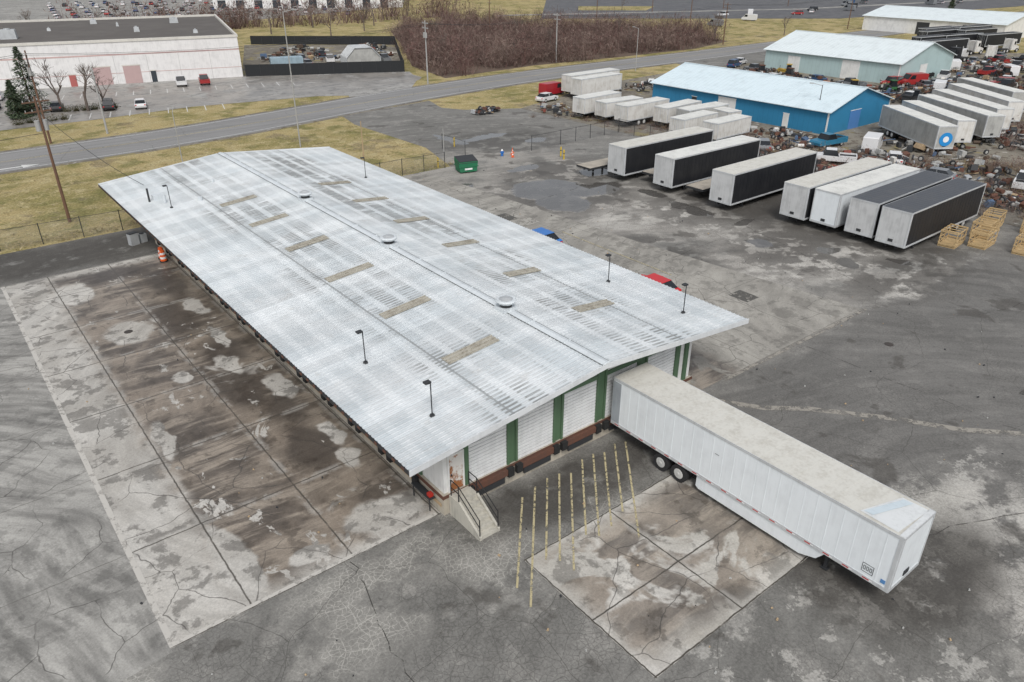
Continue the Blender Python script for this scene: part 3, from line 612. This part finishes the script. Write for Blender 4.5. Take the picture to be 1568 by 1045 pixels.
# ------------------------------------------------------------------ vehicles
def car(name,x,y,rz,col,kind="sedan"):
    cm=paint("car_paint_%s"%("_".join("%d"%(q*100) for q in col)),col,.25,.12,spec=.5)
    b=MB()
    if kind=="van":
        b.prism([(-2.7,.35),(-2.75,.9),(-2.7,2.2),(-2.5,2.3),(1.2,2.3),(1.9,1.35),(2.65,1.05),(2.75,.7),(2.7,.35)],-.98,.98,0)
        b.prism([(1.33,2.2),(1.93,1.4),(1.95,1.4),(1.37,2.22)],-.85,.85,1)
        for s in (-1,1): b.prism([(.3,1.35),(1.75,1.35),(1.2,2.1),(.3,2.1)],s*.985-.005,s*.985+.005,1)
    elif kind=="pickup":
        b.prism([(-2.75,.45),(-2.78,1.0),(-.55,1.02),(-.5,1.05),(1.2,1.08),(2.6,.98),(2.75,.75),(2.72,.4)],-.97,.97,0)
        b.box(-.6,1.35,-.9,.9,1.04,1.78,1,top=0,tap=(.32,.14))
        b.box(-2.65,-.7,-.8,.8,1.021,1.03,2)
        for s in (-1,1): b.box(-2.75,-.65,min(s*.83,s*.97),max(s*.83,s*.97),1.03,1.2,0)
        b.box(-2.78,-2.66,-.83,.83,1.03,1.2,0)
    else:
        hz=1.45 if kind=="sedan" else 1.72
        b.prism([(-2.2,.32),(-2.28,.62),(-2.2,.92),(-1.7,1.0),(.95,.98),(2.0,.82),(2.25,.62),(2.2,.3)],-.9,.9,0)
        x0=-1.9 if kind=="sedan" else -2.15
        b.box(x0,1.15,-.82,.82,.985,hz,1,tap=(.62 if kind=="sedan" else .3,.16))
        t=.62 if kind=="sedan" else .3
        b.box(x0+t-.05,1.15-.62+(.0 if kind=="sedan" else .3),-.67,.67,hz,hz+.03,0)
        for s in (-1,1): b.box(-.35,-.25,min(s*.70,s*.8),max(s*.70,s*.8),.98,hz,0)
    for s in (-1,1):
        for wx in ((-1.4,1.4) if kind in("sedan","suv") else (-1.7,1.75)): b.wheel(wx,s*.82,.34,.34,.22,2,3)
        b.box(2.0,2.27,s*.72-.16,s*.72+.16,.62,.76,3);b.box(-2.3,-2.15,s*.72-.12,s*.72+.12,.7,.85,4)
    b.make(name,[cm,GLS,TIRE,HUB,REDT],None,(x,y,.03),rz,bevel=.04)
car("parked_car",43.4,36.4,rad(90),(.55,.015,.02));car("parked_car",43.5,50.6,rad(90),(.02,.16,.5))
WC=(.7,.7,.7);BC=(.02,.02,.022);RC=(.35,.03,.03);GC=(.2,.21,.22);BL=(.03,.08,.18)
A0=math.atan2(-11.5,43.6)+rad(90)
car("pickup_truck",46,165.6,A0,WC,"pickup");car("pickup_truck",50.3,164.6,A0,RC,"pickup")
car("parked_suv",28.3,147.6,A0,BC,"suv");car("parked_car",33,145.8,A0,WC);car("parked_car",17.4,157.5,A0,BC);car("parked_suv",12.5,159.5,A0,GC,"suv")
car("parked_car",21,152,A0,BC);car("parked_suv",8,150,A0,BC,"suv");car("parked_car",9,171,A0,GC);car("parked_car",14.5,170,A0,WC);car("parked_suv",3,163,A0,BC,"suv")
car("parked_car",92.5,106.3,rad(10),WC);car("parked_van",97.5,110.5,rad(5),(.35,.02,.03),"van");car("parked_van",103.0,50.2,rad(20),WC,"van");car("pickup_truck",101,55.5,rad(170),(.03,.18,.3),"pickup")
CL_=[(155,112,15,BL,"suv"),(160,114,15,WC,"sedan"),(121,100,80,GC,"sedan"),(128,70,10,WC,"pickup"),(133,66,60,GC,"sedan"),(140,72,20,BC,"suv"),(146,66,0,WC,"sedan"),(150,80,90,GC,"pickup"),(150,88,95,BL,"sedan"),(190,78,30,WC,"van"),(188,70,0,RC,"pickup"),(196,82,50,BL,"sedan"),(186,95,70,WC,"sedan"),(192,104,10,BC,"suv"),(145,95,80,WC,"sedan"),(205,80,10,GC,"sedan"),(212,86,10,WC,"van"),(220,80,0,GC,"sedan"),(92,60,40,GC,"sedan"),(100,30,15,WC,"pickup"),(180,63,10,WC,"sedan"),(172,60,0,BC,"pickup"),(95,38,100,GC,"sedan"),(99,45,30,WC,"sedan"),(107,30,60,BC,"suv"),(93,50,120,WC,"pickup"),(130,98,80,WC,"van"),(136,92,80,GC,"pickup"),(142,86,10,WC,"sedan"),(157,66,20,WC,"van"),(164,70,10,GC,"sedan"),(152,104,80,GC,"pickup")]
for i in range(22): CL_.append((R.uniform(155,235),R.uniform(48,74)+i*.3,R.uniform(0,180),R.choice([WC,GC,BC,WC,BL,RC]),R.choice(["sedan","pickup","van","suv"])))
for (x,y,a,c,k) in CL_:
    car({"suv":"parked_suv","sedan":"parked_car","pickup":"pickup_truck","van":"parked_van"}[k],x,y,rad(a),c,k)
for (x,y,c,k) in ((72,178,BC,"suv"),(78,176,GC,"sedan"),(85,178,WC,"pickup"),(74,186,BC,"sedan"),(96,171,GC,"pickup"),(80,184,GC,"suv"),(88,190,BC,"sedan")): car("parked_car",x,y,A0+R.uniform(-.2,.2),c,k)
cols=[WC,BC,GC,GC,BC,WC,RC,BL,(.4,.4,.42)]
for r in range(8):
    for i in range(18):
        if R.random()<.25: continue
        x=56+i*5.8+r*2;y=340+r*15-i*2.2
        car("parked_car",x,y,rad(70)+R.uniform(-.05,.05),R.choice(cols),R.choice(["sedan","suv"]))
for i in range(16): car("parked_car",232+i*13+R.uniform(-3,3),178+R.uniform(-5,30)+i*.2,R.uniform(0,3),R.choice(cols),R.choice(["sedan","van","suv"]))
YM=paint("machine_yellow",(.45,.30,.05),.6,.5);OM=paint("machine_orange",(.40,.14,.05),.6,.5);GMc=paint("machine_green",(.04,.14,.05),.6,.4)
def tractor(x,y,a,m,loader=True):
    b=MB();b.box(-.2,1.6,-.4,.4,.7,1.4,0);b.box(-1.2,-.1,-.6,.6,.8,1.25,0);b.box(-1.1,-.1,-.55,.55,1.25,2.3,1,tap=(.08,.06));b.box(-1.15,-.05,-.6,.6,2.3,2.42,0)
    for s in (-1,1): b.wheel(-.8,s*.85,.75,.75,.4,2,0);b.wheel(1.2,s*.7,.45,.45,.28,2,0)
    if loader:
        for s in (-.5,.5): b.prism([(.0,1.3),(1.6,1.5),(2.6,.5),(2.5,.4),(1.5,1.3),(0,1.1)],s-.05,s+.05,0)
        b.prism([(2.5,.2),(3.1,.15),(2.7,.3),(2.6,.9),(2.5,.9)],-.95,.95,3)
    b.cyl((1.3,.25,1.4),(1.3,.25,2.1),.05,.05,8,3)
    b.make("loader_tractor",[m,GLS,TIRE,DARK],None,(x,y,.02),a)
for (x,y,a,m) in ((131,78,1,YM),(135,74,2.5,YM),(139,79,.3,OM),(144,76,4,YM),(136,83,5,RUST),(130,64,3,DARK),(150,72,1,GMc),(148,100,1,RUST),(153,97,2,YM),(149,93,0,RUST),(192,88,2,YM),(186,66,1,RUST),(142,64,2,DARK)): tractor(x,y,a,m)
SCR=[RUST,DG,DARK,DW,DARK,TAN,RUST,DG,GALV,paint("scrap_brown",(.10,.07,.05),.8,.4),paint("scrap_blue",(.08,.13,.22),.7,.4),paint("scrap_red",(.22,.06,.04),.7,.4)]
def scrap(name,cx,cy,rx,ry,n,hh=1.2,sz=1.0):
    b=MB()
    for i in range(n):
        a=R.uniform(0,6.28);q=math.sqrt(R.random());x=cx+math.cos(a)*q*rx;y=cy+math.sin(a)*q*ry
        z=R.uniform(0,hh*(1-q*.6))
        b.M=Matrix.Translation((x,y,z+.2))@Matrix.Rotation(R.uniform(0,6.28),4,'Z')@Matrix.Rotation(R.uniform(-.4,.4),4,'X')
        k=R.random();m=R.randrange(len(SCR)) if R.random()<.5 else R.choice((0,1,2,4,9))
        if k<.4: L=R.uniform(.6,3)*sz;b.box(-L/2,L/2,-.06,.06,-.06,.06,m)
        elif k<.6: b.cyl((-.4*sz,0,0),(.5*sz,0,0),.25*sz,.25*sz,10,m)
        elif k<.75: b.wheel(0,0,.1,.35,.22,2,1)
        else: s=R.uniform(.25,.7)*sz;b.box(-s,s,-s*.6,s*.6,-.2,R.uniform(.1,.6)*sz,m,tap=(.1*s,.1*s))
    b.M=Matrix();b.make(name,SCR)
for (x,y,rx,ry,n,h) in ((92,57,6,7,100,.9),(88,50,3,8,80,.7),(88,42,3,6,70,.7),(97,45,6,6,90,1.0),(92,33,5,6,100,.9),(100,36,6,5,90,.9),(100,62,4,6,70,.9),(133,88,6,12,110,1.4),(140,100,10,5,110,1.2),(150,70,10,7,130,1.4),(168,66,14,6,150,1.5),(190,80,8,14,150,1.5),(205,72,12,8,130,1.4),(128,47,8,5,80,1),(110,62,3,1.5,12,.8),(88,98,3,5,30,.7),(120,104,10,4,80,1),(160,52,14,8,140,1.5),(96,26,7,3,70,.8),(104,25,5,3,60,.8),(110,45,5,8,70,.8),(125,40,8,5,80,.8),(185,55,14,7,130,1.5),(215,62,14,7,120,1.5),(150,100,6,6,80,1.3),(148,84,4,10,80,1.3)):
    scrap("scrap_pile",x,y,rx,ry,n,h)
scrap("timber_pile",77,104.5,3,1.4,60,1.0,.8)
for (x,y,rx,ry) in ((80,188,8,10),(92,178,6,6),(100,185,5,8),(88,200,6,8),(105,195,4,5)): scrap("scrap_pile",x,y,rx,ry,60,1.5,1.3)
WD=paint("new_pine_wood",(.52,.38,.20),.8,.3,dc=(.30,.21,.11))
def crate(x,y,a,L=2.6,W=1.5,H=1.5):
    b=MB()
    for zz in (0,.12): b.box(-L/2,L/2,-W/2,W/2,zz,zz+.05,0)
    for sx in (-L/2,-.04,L/2-.08):
        for sy in (-W/2,W/2-.08): b.box(sx,sx+.08,sy,sy+.08,.17,H,0)
    for sy in (-W/2-.03,W/2):
        for zz in (.25,.72,H-.12): b.box(-L/2,L/2,sy,sy+.03,zz,zz+.12,0)
        for x0 in (-L/2,0):
            yy=sy-.012 if sy<0 else sy+.032
            b.prism([(x0,.37),(x0+.14,.37),(x0+L/2,H-.12),(x0+L/2-.14,H-.12)],yy,yy+.01,0)
    for k in range(4): xx=-L/2+.1+k*(L-.3)/3; b.box(xx,xx+.1,-W/2-.03,W/2+.03,H,H+.05,0)
    for sx in (-L/2-.03,L/2):
        for zz in (.25,.72,H-.12): b.box(sx,sx+.03,-W/2,W/2,zz,zz+.12,0)
    b.make("wooden_crate",[WD],None,(x,y,.03),a)
for (x,y,a) in ((74.2,26.6,.1),(76.2,24.7,.05),(79,25.8,.1),(82.6,26.4,.15),(77.4,21.4,.1),(80.3,21.6,.1),(84,23.2,.1)): crate(x,y,a)
b=MB();b.prism([(-1.1,.15),(1.1,.15),(1.25,1.25),(-1.25,1.25)],-.85,.85,0)
b.prism([(-1.25,1.25),(1.25,1.25),(1.25,1.3),(-1.25,1.3)],-.9,.9,1);b.prism([(-.9,1.301),(.9,1.301),(.9,1.75),(-.85,1.42)],-1.24,1.24,0,axis='x');b.prism([(-.92,1.44),(.92,1.77),(.92,1.82),(-.92,1.48)],-1.22,1.22,1,axis='x')
for s in (-1,1): b.box(-1.3,1.3,s*.88-.04,s*.88+.04,.75,.85,0);b.box(-.5,.5,s*.87-.03,s*.87+.03,.4,.6,2)
for x in (-.8,.8):
    for y in (-.6,.6): b.cyl((x,y-.04,.08),(x,y+.04,.08),.08,.08,10,1)
b.make("green_dumpster",[paint("dumpster_green",(.02,.17,.08),.5,.3),DARK,WT],None,(53.2,76.2,.03),rad(-15))
ORG=paint("safety_orange",(.75,.12,.02),.5,.15)
def barrel(x,y):
    b=MB();b.cyl((0,0,0),(0,0,.08),.36,.36,16,2)
    for i,m in enumerate((0,1,0,1,0)): b.cyl((0,0,.08+i*.19),(0,0,.08+(i+1)*.19),.29-i*.018,.275-i*.018,16,m)
    b.cyl((0,0,1.03),(0,0,1.1),.08,.08,8,0);b.make("traffic_barrel",[ORG,WT,BLK],None,(x,y,.03))
barrel(14.5,68.4);barrel(14.6,69.2)
def cone(x,y):
    b=MB();b.box(-.2,.2,-.2,.2,0,.04,0);b.cyl((0,0,.04),(0,0,.3),.15,.1,14,0);b.cyl((0,0,.3),(0,0,.45),.1,.07,14,1);b.cyl((0,0,.45),(0,0,.72),.07,.025,14,0);b.make("traffic_cone",[ORG,WT],None,(x,y,.03))
cone(62.2,78.2);cone(62.9,79.2);cone(63.6,80.0)
def bollard(x,y,h=1.2):
    b=MB();b.cyl((0,0,0),(0,0,h),.1,.1,12,0);b.cyl((0,0,h),(0,0,h+.08),.1,.03,12,0);b.cyl((0,0,h*.6),(0,0,h*.6+.12),.103,.103,12,1);b.make("bollard",[paint("bollard_yellow",(.6,.42,.03),.5,.3),DARK],None,(x,y,.02))
bollard(66.8,73.1);bollard(67.6,74.6);bollard(59.5,88);bollard(51.5,80)
b=MB();b.cyl((0,0,0),(0,0,.7),.18,.16,12,0);b.cyl((0,0,.7),(0,0,.9),.16,.06,12,1);b.cyl((-.3,0,.5),(.3,0,.5),.08,.08,10,0);b.cyl((0,0,.45),(0,-.28,.45),.1,.1,10,0);b.make("fire_hydrant",[paint("hydrant_blue",(.03,.15,.45),.4,.2),WT],None,(61.5,79.6,.02))
b=MB()
b.box(-.4,.4,-.3,.3,0,1.1,0);b.box(-.42,.42,-.32,.32,1.1,1.16,1);b.box(.6,1.2,-.3,.3,0,.8,0);b.cyl((.9,0,.8),(.9,0,.9),.22,.22,12,1);b.make("utility_cabinet",[GALV,DARK],None,(13.6,74.6,.02),.3)
b=MB()
for i in range(260):
    x=R.uniform(-4,62);y=R.choice((R.uniform(3,24),R.uniform(25,78)))
    if 12<x<37 and y>22: x=R.uniform(38,60)
    s=R.uniform(.02,.07);b.M=Matrix.Translation((x,y,.045))@Matrix.Rotation(R.uniform(0,6),4,'Z');b.box(-s,s,-s*.7,s*.7,0,s,R.randrange(3),tap=(s*.3,s*.3))
b.M=Matrix();b.make("pavement_debris",[DG,TAN,DARK])
# ------------------------------------------------------------------ poles, wires
POLE=paint("pole_wood",(.15,.085,.055),.85,.3);POLG=paint("pole_grey",(.36,.36,.35),.6,.2)
def upole(name,x,y,h,mat,arm=True,az=0,trans=False,lamp=False,r=.16):
    b=MB();b.cyl((0,0,0),(0,0,h),r,r*.62,12,0)
    if arm:
        for dz in (.5,1.4):
            b.box(-1.2,1.2,-.06,.06,h-dz-.06,h-dz+.06,0)
            for q in (-1.1,-.5,.5,1.1): b.cyl((q,0,h-dz+.06),(q,0,h-dz+.25),.05,.03,8,1)
    if trans: b.cyl((.35,.1,h-3.2),(.35,.1,h-2.2),.24,.24,14,1);b.cyl((-.35,.1,h-3.2),(-.35,.1,h-2.2),.24,.24,14,1)
    if lamp: b.cyl((0,0,h-.1),(1.4,0,h+.15),.04,.04,8,1);b.box(1.3,1.9,-.13,.13,h+.08,h+.2,1)
    b.make(name,[mat,POLG],None,(x,y,0),az)
def wire(a,c,sag=1.0,r=.022):
    cu=bpy.data.curves.new("power_line",'CURVE');cu.dimensions='3D';cu.bevel_depth=r
    s=cu.splines.new('POLY');s.points.add(12)
    for i in range(13):
        t=i/12;s.points[i].co=(a[0]+(c[0]-a[0])*t,a[1]+(c[1]-a[1])*t,a[2]+(c[2]-a[2])*t-sag*4*t*(1-t),1)
    cu.materials.append(DARK);o=bpy.data.objects.new("power_line",cu);sc.collection.objects.link(o)
upole("utility_pole",10.2,85.7,12.4,POLE,True,.2,True);upole("utility_pole",15.4,125.5,12.5,POLE,True,1.4,True);upole("utility_pole",23.3,127.3,9.5,POLG,True,1.5)
upole("utility_pole",42.5,101.4,17.5,POLG,False,0,False,True,.10);upole("street_lamp",26.7,102.6,6.5,POLG,False,1.2,False,True,.07)
upole("utility_pole",86,136,12,POLG,True,1.5,True);upole("utility_pole",128,144,11,POLG,True,1.5);upole("utility_pole",190,142,11,POLE,True,1.5);upole("street_lamp",132.5,122,9,POLG,False,1.5,False,True,.09)
upole("street_lamp",109.8,63,6.5,DARK,False,2,False,True,.08);upole("street_lamp",46,89.4,5.0,TAN,False,0,False,False,.09);upole("utility_pole",-30,125,12,POLE,True,1.5);upole("utility_pole",260,144,11,POLE,True,1.5)
upole("street_lamp",56.6,86.3,3.2,POLG,False,0,False,False,.06)
for i in range(10): upole("utility_pole",150+i*38,200+i*12-(i%3)*20,11,POLE,True,1.4)
for q in (-1,1):
    wire((15.4,125.5+q,12),(10.2+q,85.7,11.9),1.2);wire((15.4,125.5+q,12),(86,136+q,11.5),1.5);wire((86,136+q,11.5),(128,144+q,10.5),1);wire((128,144+q,10.5),(190,142+q,10.5),1.2);wire((190,142+q,10.5),(260,144+q,10.5),1.2);wire((-30,125+q,11.5),(15.4,125.5+q,12),1)
wire((10.2,85.7,11),(16,74,5.1),.6);wire((10.2,85.7,9),(-40,84,10),1.0)
# ------------------------------------------------------------------ fences
def m_mesh(name,c,dens):
    g=G(name);s=14.0
    u=g.mth('FRACT',g.mul(g.add(g.add(g.X,g.Y),g.Z),s));v=g.mth('FRACT',g.mul(g.mth('SUBTRACT',g.add(g.X,g.Y),g.Z),s))
    k=g.mth('MAXIMUM',g.mth('LESS_THAN',u,dens),g.mth('LESS_THAN',v,dens));g.done(c,.5)
    tr=g.n("ShaderNodeBsdfTransparent");mx=g.n("ShaderNodeMixShader");g.l(k,mx.inputs[0]);g.l(tr.outputs[0],mx.inputs[1]);g.l(g.b.outputs[0],mx.inputs[2]);g.l(mx.outputs[0],g.out.inputs[0]);return g.m
CL=m_mesh("chain_link",(.22,.22,.22),.09)
def fence(name,pts,h,mat,post,sp=3.0):
    o=empty(name);b=MB();c=MB()
    for p,q in zip(pts,pts[1:]):
        p=Vector(p);q=Vector(q);L=(q-p).length;n=max(1,int(L/sp))
        c.poly([(p.x,p.y,.05),(q.x,q.y,.05),(q.x,q.y,h),(p.x,p.y,h)])
        b.cyl((p.x,p.y,h),(q.x,q.y,h),.025,.025,6,0)
        for i in range(n+1):
            r=p.lerp(q,i/n);b.cyl((r.x,r.y,0),(r.x,r.y,h+.1),.04,.04,8,0)
    b.make("posts",[post],o);c.make("mesh_panel",[mat],o)
fence("chain_link_fence",[(-60,80.4),(3.4,80.3),(13.8,79.6),(16,80.0),(46,79.6),(52,79.2)],2.0,CL,DARK)
fence("chain_link_fence",[(57.5,82.5),(57.5,88)],2.0,CL,DARK)
fence("chain_link_fence",[(66.5,79.4),(72,79.6),(78,79.8),(84,80)],2.0,CL,DARK)
fence("chain_link_fence",[(84.2,80),(84.2,24)],2.0,CL,DARK)
BF=paint("black_privacy_mesh",(.018,.02,.022),.7,.2)
fence("privacy_fence",[(60.5,168.6),(91,153.4),(95,161)],2.4,BF,DARK);fence("privacy_fence",[(95,161),(116,200),(84,226)],2.3,BF,DARK)
b=MB();b.prism([(-4,0),(-3.9,2.2),(-2,4.2),(2,4.2),(3.9,2.2),(4,0)],-3,3,0)
for k in range(7):
    y=-3.1+k*1.03
    for (p,q) in (((-4.05,0),(-3.95,2.25)),((-3.95,2.25),(-2,4.28)),((-2,4.28),(2,4.28)),((2,4.28),(3.95,2.25)),((3.95,2.25),(4.05,0))): b.cyl((p[0],y,p[1]),(q[0],y,q[1]),.12,.12,6,1)
b.make("storage_hut",[DG,GALV],None,(88,168,0),A0-rad(90))
b=MB();b.box(-3.5,3.5,-1.2,1.2,.3,3,0)
for k in range(22): b.box(-3.4+k*.31,-3.26+k*.31,-1.24,-1.201,.35,2.95,0)
b.make("storage_container",[paint("bluegrey",(.32,.42,.48),.6,.4)],None,(71,171,0),A0-rad(90))
# ------------------------------------------------------------------ vegetation
def twigs(name,C,n,w,cols,seed=1,stem=.3,twl=.35,parent=None):
    rs=np.random.RandomState(seed);C=np.array(C,float);K=len(C)
    idx=np.repeat(np.arange(K),n);N=len(idx);c=C[idx]
    a=rs.uniform(0,2*np.pi,N);rr=np.sqrt(rs.uniform(0,1,N))*c[:,3]
    bx=c[:,0]+np.cos(a)*rr*.55;by=c[:,1]+np.sin(a)*rr*.55
    hfrac=rs.uniform(.35,1,N)*np.sqrt(np.clip(1-(rr/c[:,3])**2*.75,.05,1))
    top=np.stack([c[:,0]+np.cos(a)*rr*1.1+rs.normal(0,.25,N),c[:,1]+np.sin(a)*rr*1.1+rs.normal(0,.25,N),c[:,2]+c[:,4]*hfrac],1)
    sm=rs.uniform(0,1,N)<stem
    base=np.stack([bx,by,c[:,2]+np.zeros(N)],1)
    start=np.where(sm[:,None],base,top+rs.normal(0,1,(N,3))*np.array([twl,twl,twl*.9])*c[:,4:5]*.28)
    d=rs.normal(0,1,(N,3));d[:,2]*=.3;d/=np.linalg.norm(d,axis=1)[:,None]
    ww=w*rs.uniform(.5,1.5,N)[:,None]
    start[:,2]=np.maximum(start[:,2],c[:,2])
    V=np.empty((N*3,3));V[0::3]=start-d*ww;V[1::3]=start+d*ww;V[2::3]=top
    F=np.arange(N*3).reshape(N,3)
    me=bpy.data.meshes.new(name);me.from_pydata(V.tolist(),[],F.tolist())
    for m in cols: me.materials.append(m)
    per=rs.randint(0,len(cols),K)
    mi=np.where(rs.uniform(0,1,N)<.5,per[idx],rs.randint(0,len(cols),N))
    me.polygons.foreach_set("material_index",mi.astype(np.int32));me.update()
    o=bpy.data.objects.new(name,me);sc.collection.objects.link(o)
    if parent:o.parent=parent
    return o
TWM=[flat("twig_a",(.165,.115,.10)),flat("twig_b",(.105,.073,.063)),flat("twig_c",(.25,.19,.16)),flat("twig_d",(.155,.09,.08))]
def inpoly(x,y,P):
    r=False;j=len(P)-1
    for i in range(len(P)):
        if (P[i][1]>y)!=(P[j][1]>y) and x<(P[j][0]-P[i][0])*(y-P[i][1])/(P[j][1]-P[i][1])+P[i][0]: r=not r
        j=i
    return r
def scatter(P,n,f):
    xs=[p[0] for p in P];ys=[p[1] for p in P];out=[]
    while len(out)<n:
        x=R.uniform(min(xs),max(xs));y=R.uniform(min(ys),max(ys))
        if inpoly(x,y,P): out.append(f(x,y))
    return out
BP=[(93,140),(120,143),(150,141),(176,140.5),(198,146),(205,165),(190,205),(165,240),(135,235),(118,200),(97,160)]
sheet("thicket_floor",BP,.03,paint("leaf_litter",(.14,.10,.075),.95,.5))
twigs("brush_thicket",scatter(BP,820,lambda x,y:(x,y,0,R.uniform(1.3,3.6),R.choice((R.uniform(2.0,4.2),R.uniform(4,7.2))))),240,.045,TWM,3,stem=.12,twl=.55)
SP=[(85.5,24),(104,22),(112,34),(104,44),(96,58),(98,66),(86,66)]
STW=flat("straw",(.32,.25,.14))
twigs("scrub_weeds",scatter(SP,190,lambda x,y:(x,y,0,R.uniform(.6,1.8),R.uniform(.6,2.0))),130,.025,TWM+[STW],5)
twigs("scrub_weeds",scatter([(80,97),(98,100),(104,92),(104,66),(85,66),(85,94)],100,lambda x,y:(x,y,0,R.uniform(.5,1.3),R.uniform(.4,1.4))),120,.025,TWM+[STW],6)
twigs("scrub_weeds",scatter([(110,24),(170,30),(200,60),(160,66),(126,58),(118,42)],160,lambda x,y:(x,y,0,R.uniform(.8,2.4),R.uniform(.8,2.6))),120,.035,TWM,7)
def baretree(x,y,h,seed,spread=.45):
    rr=random.Random(seed);b=MB()
    def br(p,d,L,r,lv):
        q=p+d*L;b.cyl(p,q,r,r*.62,6 if lv<2 else 3,0,False)
        if lv>=5: return
        for k in range(rr.choice((2,3,3)) if lv<4 else 3):
            nd=(d+Vector((rr.gauss(0,spread),rr.gauss(0,spread),rr.gauss(.12,.25)))).normalized()
            br(p.lerp(q,rr.uniform(.55,1)),nd,L*rr.uniform(.6,.85),max(r*.58,.02),lv+1)
    br(Vector((0,0,0)),Vector((0,0,1)),h*.27,h*.022,0)
    b.make("bare_tree",[flat("bark_grey",(.14,.115,.10))],None,(x,y,0),0)
for i,(x,y,h) in enumerate(((25.0,148,12),(21.5,151,11),(28,150,9),(196,150,12),(190,152,11),(203,155,11),(226,146,8),(128,240,11),(112,232,10),(100,250,11),(90,262,10),(120,262,12),(140,255,11),(155,275,10),(150,300,11),(172,285,12),(80,290,9),(40,300,10),(62,312,9),(185,305,10),(206,300,10),(98,300,9),(300,145,8),(350,150,8),(260,250,8),(120,150,7.5),(140,160,8.5),(160,150,8),(110,165,8),(150,185,9),(176,170,9),(130,200,9))): baretree(x,y,h,i+10,.5 if i<3 else .45)
def pine(x,y,h,seed,wd=.30):
    rs=np.random.RandomState(seed);o=empty("pine_tree",(x,y,0));b=MB();b.cyl((0,0,0),(0,0,h*.95),.2,.03,8,0)
    NM=[flat("needle_a",(.045,.065,.04)),flat("needle_b",(.085,.11,.065))]
    for i in range(60):
        z=.6+(h-.9)*(i/60);Rr=(h*wd)*(1-z/h)**.8;a=rs.uniform(0,6.28);b.cyl((0,0,z),(math.cos(a)*Rr,math.sin(a)*Rr,z-Rr*.15),.035,.01,4,0,False)
    b.make("trunk",[POLE],o)
    b=MB()
    for i in range(3800):
        z=.4+(h-.4)*rs.uniform(0,1)**1.35;a=rs.uniform(0,6.28);lay=.75+.28*math.sin(z*4.2+a)+.2*math.sin(a*3+z);Rr=(h*wd)*(1-z/h)**.8*lay*math.sqrt(rs.uniform(.12,1))
        p=Vector((math.cos(a)*Rr,math.sin(a)*Rr,z-Rr*.18));d=Vector((math.cos(a),math.sin(a),-.25+rs.normal(0,.25)))*.38;s=Vector((-math.sin(a),math.cos(a),rs.normal(0,.4)))*.10
        b.poly([p-s,p+s,p+d],int(rs.uniform(0,2)))
    b.make("needles",NM,o)
pine(17.5,152.5,10.5,1,.33);pine(14.8,149,6,2,.36);pine(330,142,8,3)
SHM=[flat("shrub_a",(.05,.055,.03)),flat("shrub_b",(.09,.08,.045))]
twigs("shrub_row",[(22+i*1.4,150-i*.4+R.uniform(-.3,.3),0,.9,1.2) for i in range(6)]+[(14+i*1.6,143+R.uniform(-.5,.5),0,.9,1) for i in range(5)],260,.05,SHM,9)
def belt(P,n,seed): return twigs("distant_trees",[(P[0]+(P[2]-P[0])*t+R.uniform(-14,14),P[1]+(P[3]-P[1])*t+R.uniform(-14,14),0,R.uniform(3,6),R.uniform(6,11)) for t in [R.random() for _ in range(n)]],110,.12,TWM,seed,stem=.15)
belt((60,285,190,275),110,21);belt((-400,600,900,640),260,22);belt((500,300,1200,100),120,23)
GT=[flat("tuft_a",(.33,.27,.14)),flat("tuft_b",(.22,.205,.09)),flat("tuft_c",(.42,.35,.22))]
tl=[(R.uniform(-30,54),79.9+R.uniform(-.3,.9)+abs(R.gauss(0,1.0)),0,R.uniform(.2,.5),R.uniform(.15,.5)) for _ in range(700)]
tl+=[(R.uniform(-30,55),R.uniform(81,110),0,R.uniform(.2,.6),R.uniform(.1,.3)) for _ in range(1200)]
twigs("grass_tufts",tl,26,.03,GT,31)
# ------------------------------------------------------------------ light, sky, camera
w=bpy.data.worlds.new("World");sc.world=w;w.use_nodes=True;t=w.node_tree
sk=t.nodes.new("ShaderNodeTexSky");sk.sky_type='NISHITA';sk.sun_disc=False;sk.sun_elevation=rad(50);sk.air_density=1.0;sk.dust_density=3.0
sd=Vector((-.45,-.62,0)).normalized()
sk.sun_rotation=math.atan2(sd.x,sd.y)
hs=t.nodes.new("ShaderNodeHueSaturation");hs.inputs["Saturation"].default_value=.3
t.links.new(sk.outputs[0],hs.inputs["Color"]);t.links.new(hs.outputs[0],t.nodes["Background"].inputs[0]);t.nodes["Background"].inputs[1].default_value=.15
su=bpy.data.lights.new("sun",'SUN');su.energy=1.5;su.angle=rad(16);su.color=(1,.98,.955)
so=bpy.data.objects.new("sun",su);sc.collection.objects.link(so)
D=Vector((sd.x*math.cos(rad(50)),sd.y*math.cos(rad(50)),math.sin(rad(50))));so.rotation_euler=D.to_track_quat('Z','Y').to_euler();so.location=(0,0,60)
ca=bpy.data.cameras.new("camera");co=bpy.data.objects.new("camera",ca);sc.collection.objects.link(co);sc.camera=co
ca.sensor_width=36;ca.lens=1145/1568*36;ca.clip_end=8000;ca.clip_start=.5
co.location=(0,0,25);co.rotation_euler=(rad(90-27.85),0,rad(51.55-90))
sc.view_settings.view_transform='Standard';sc.view_settings.look='None';sc.view_settings.exposure=0
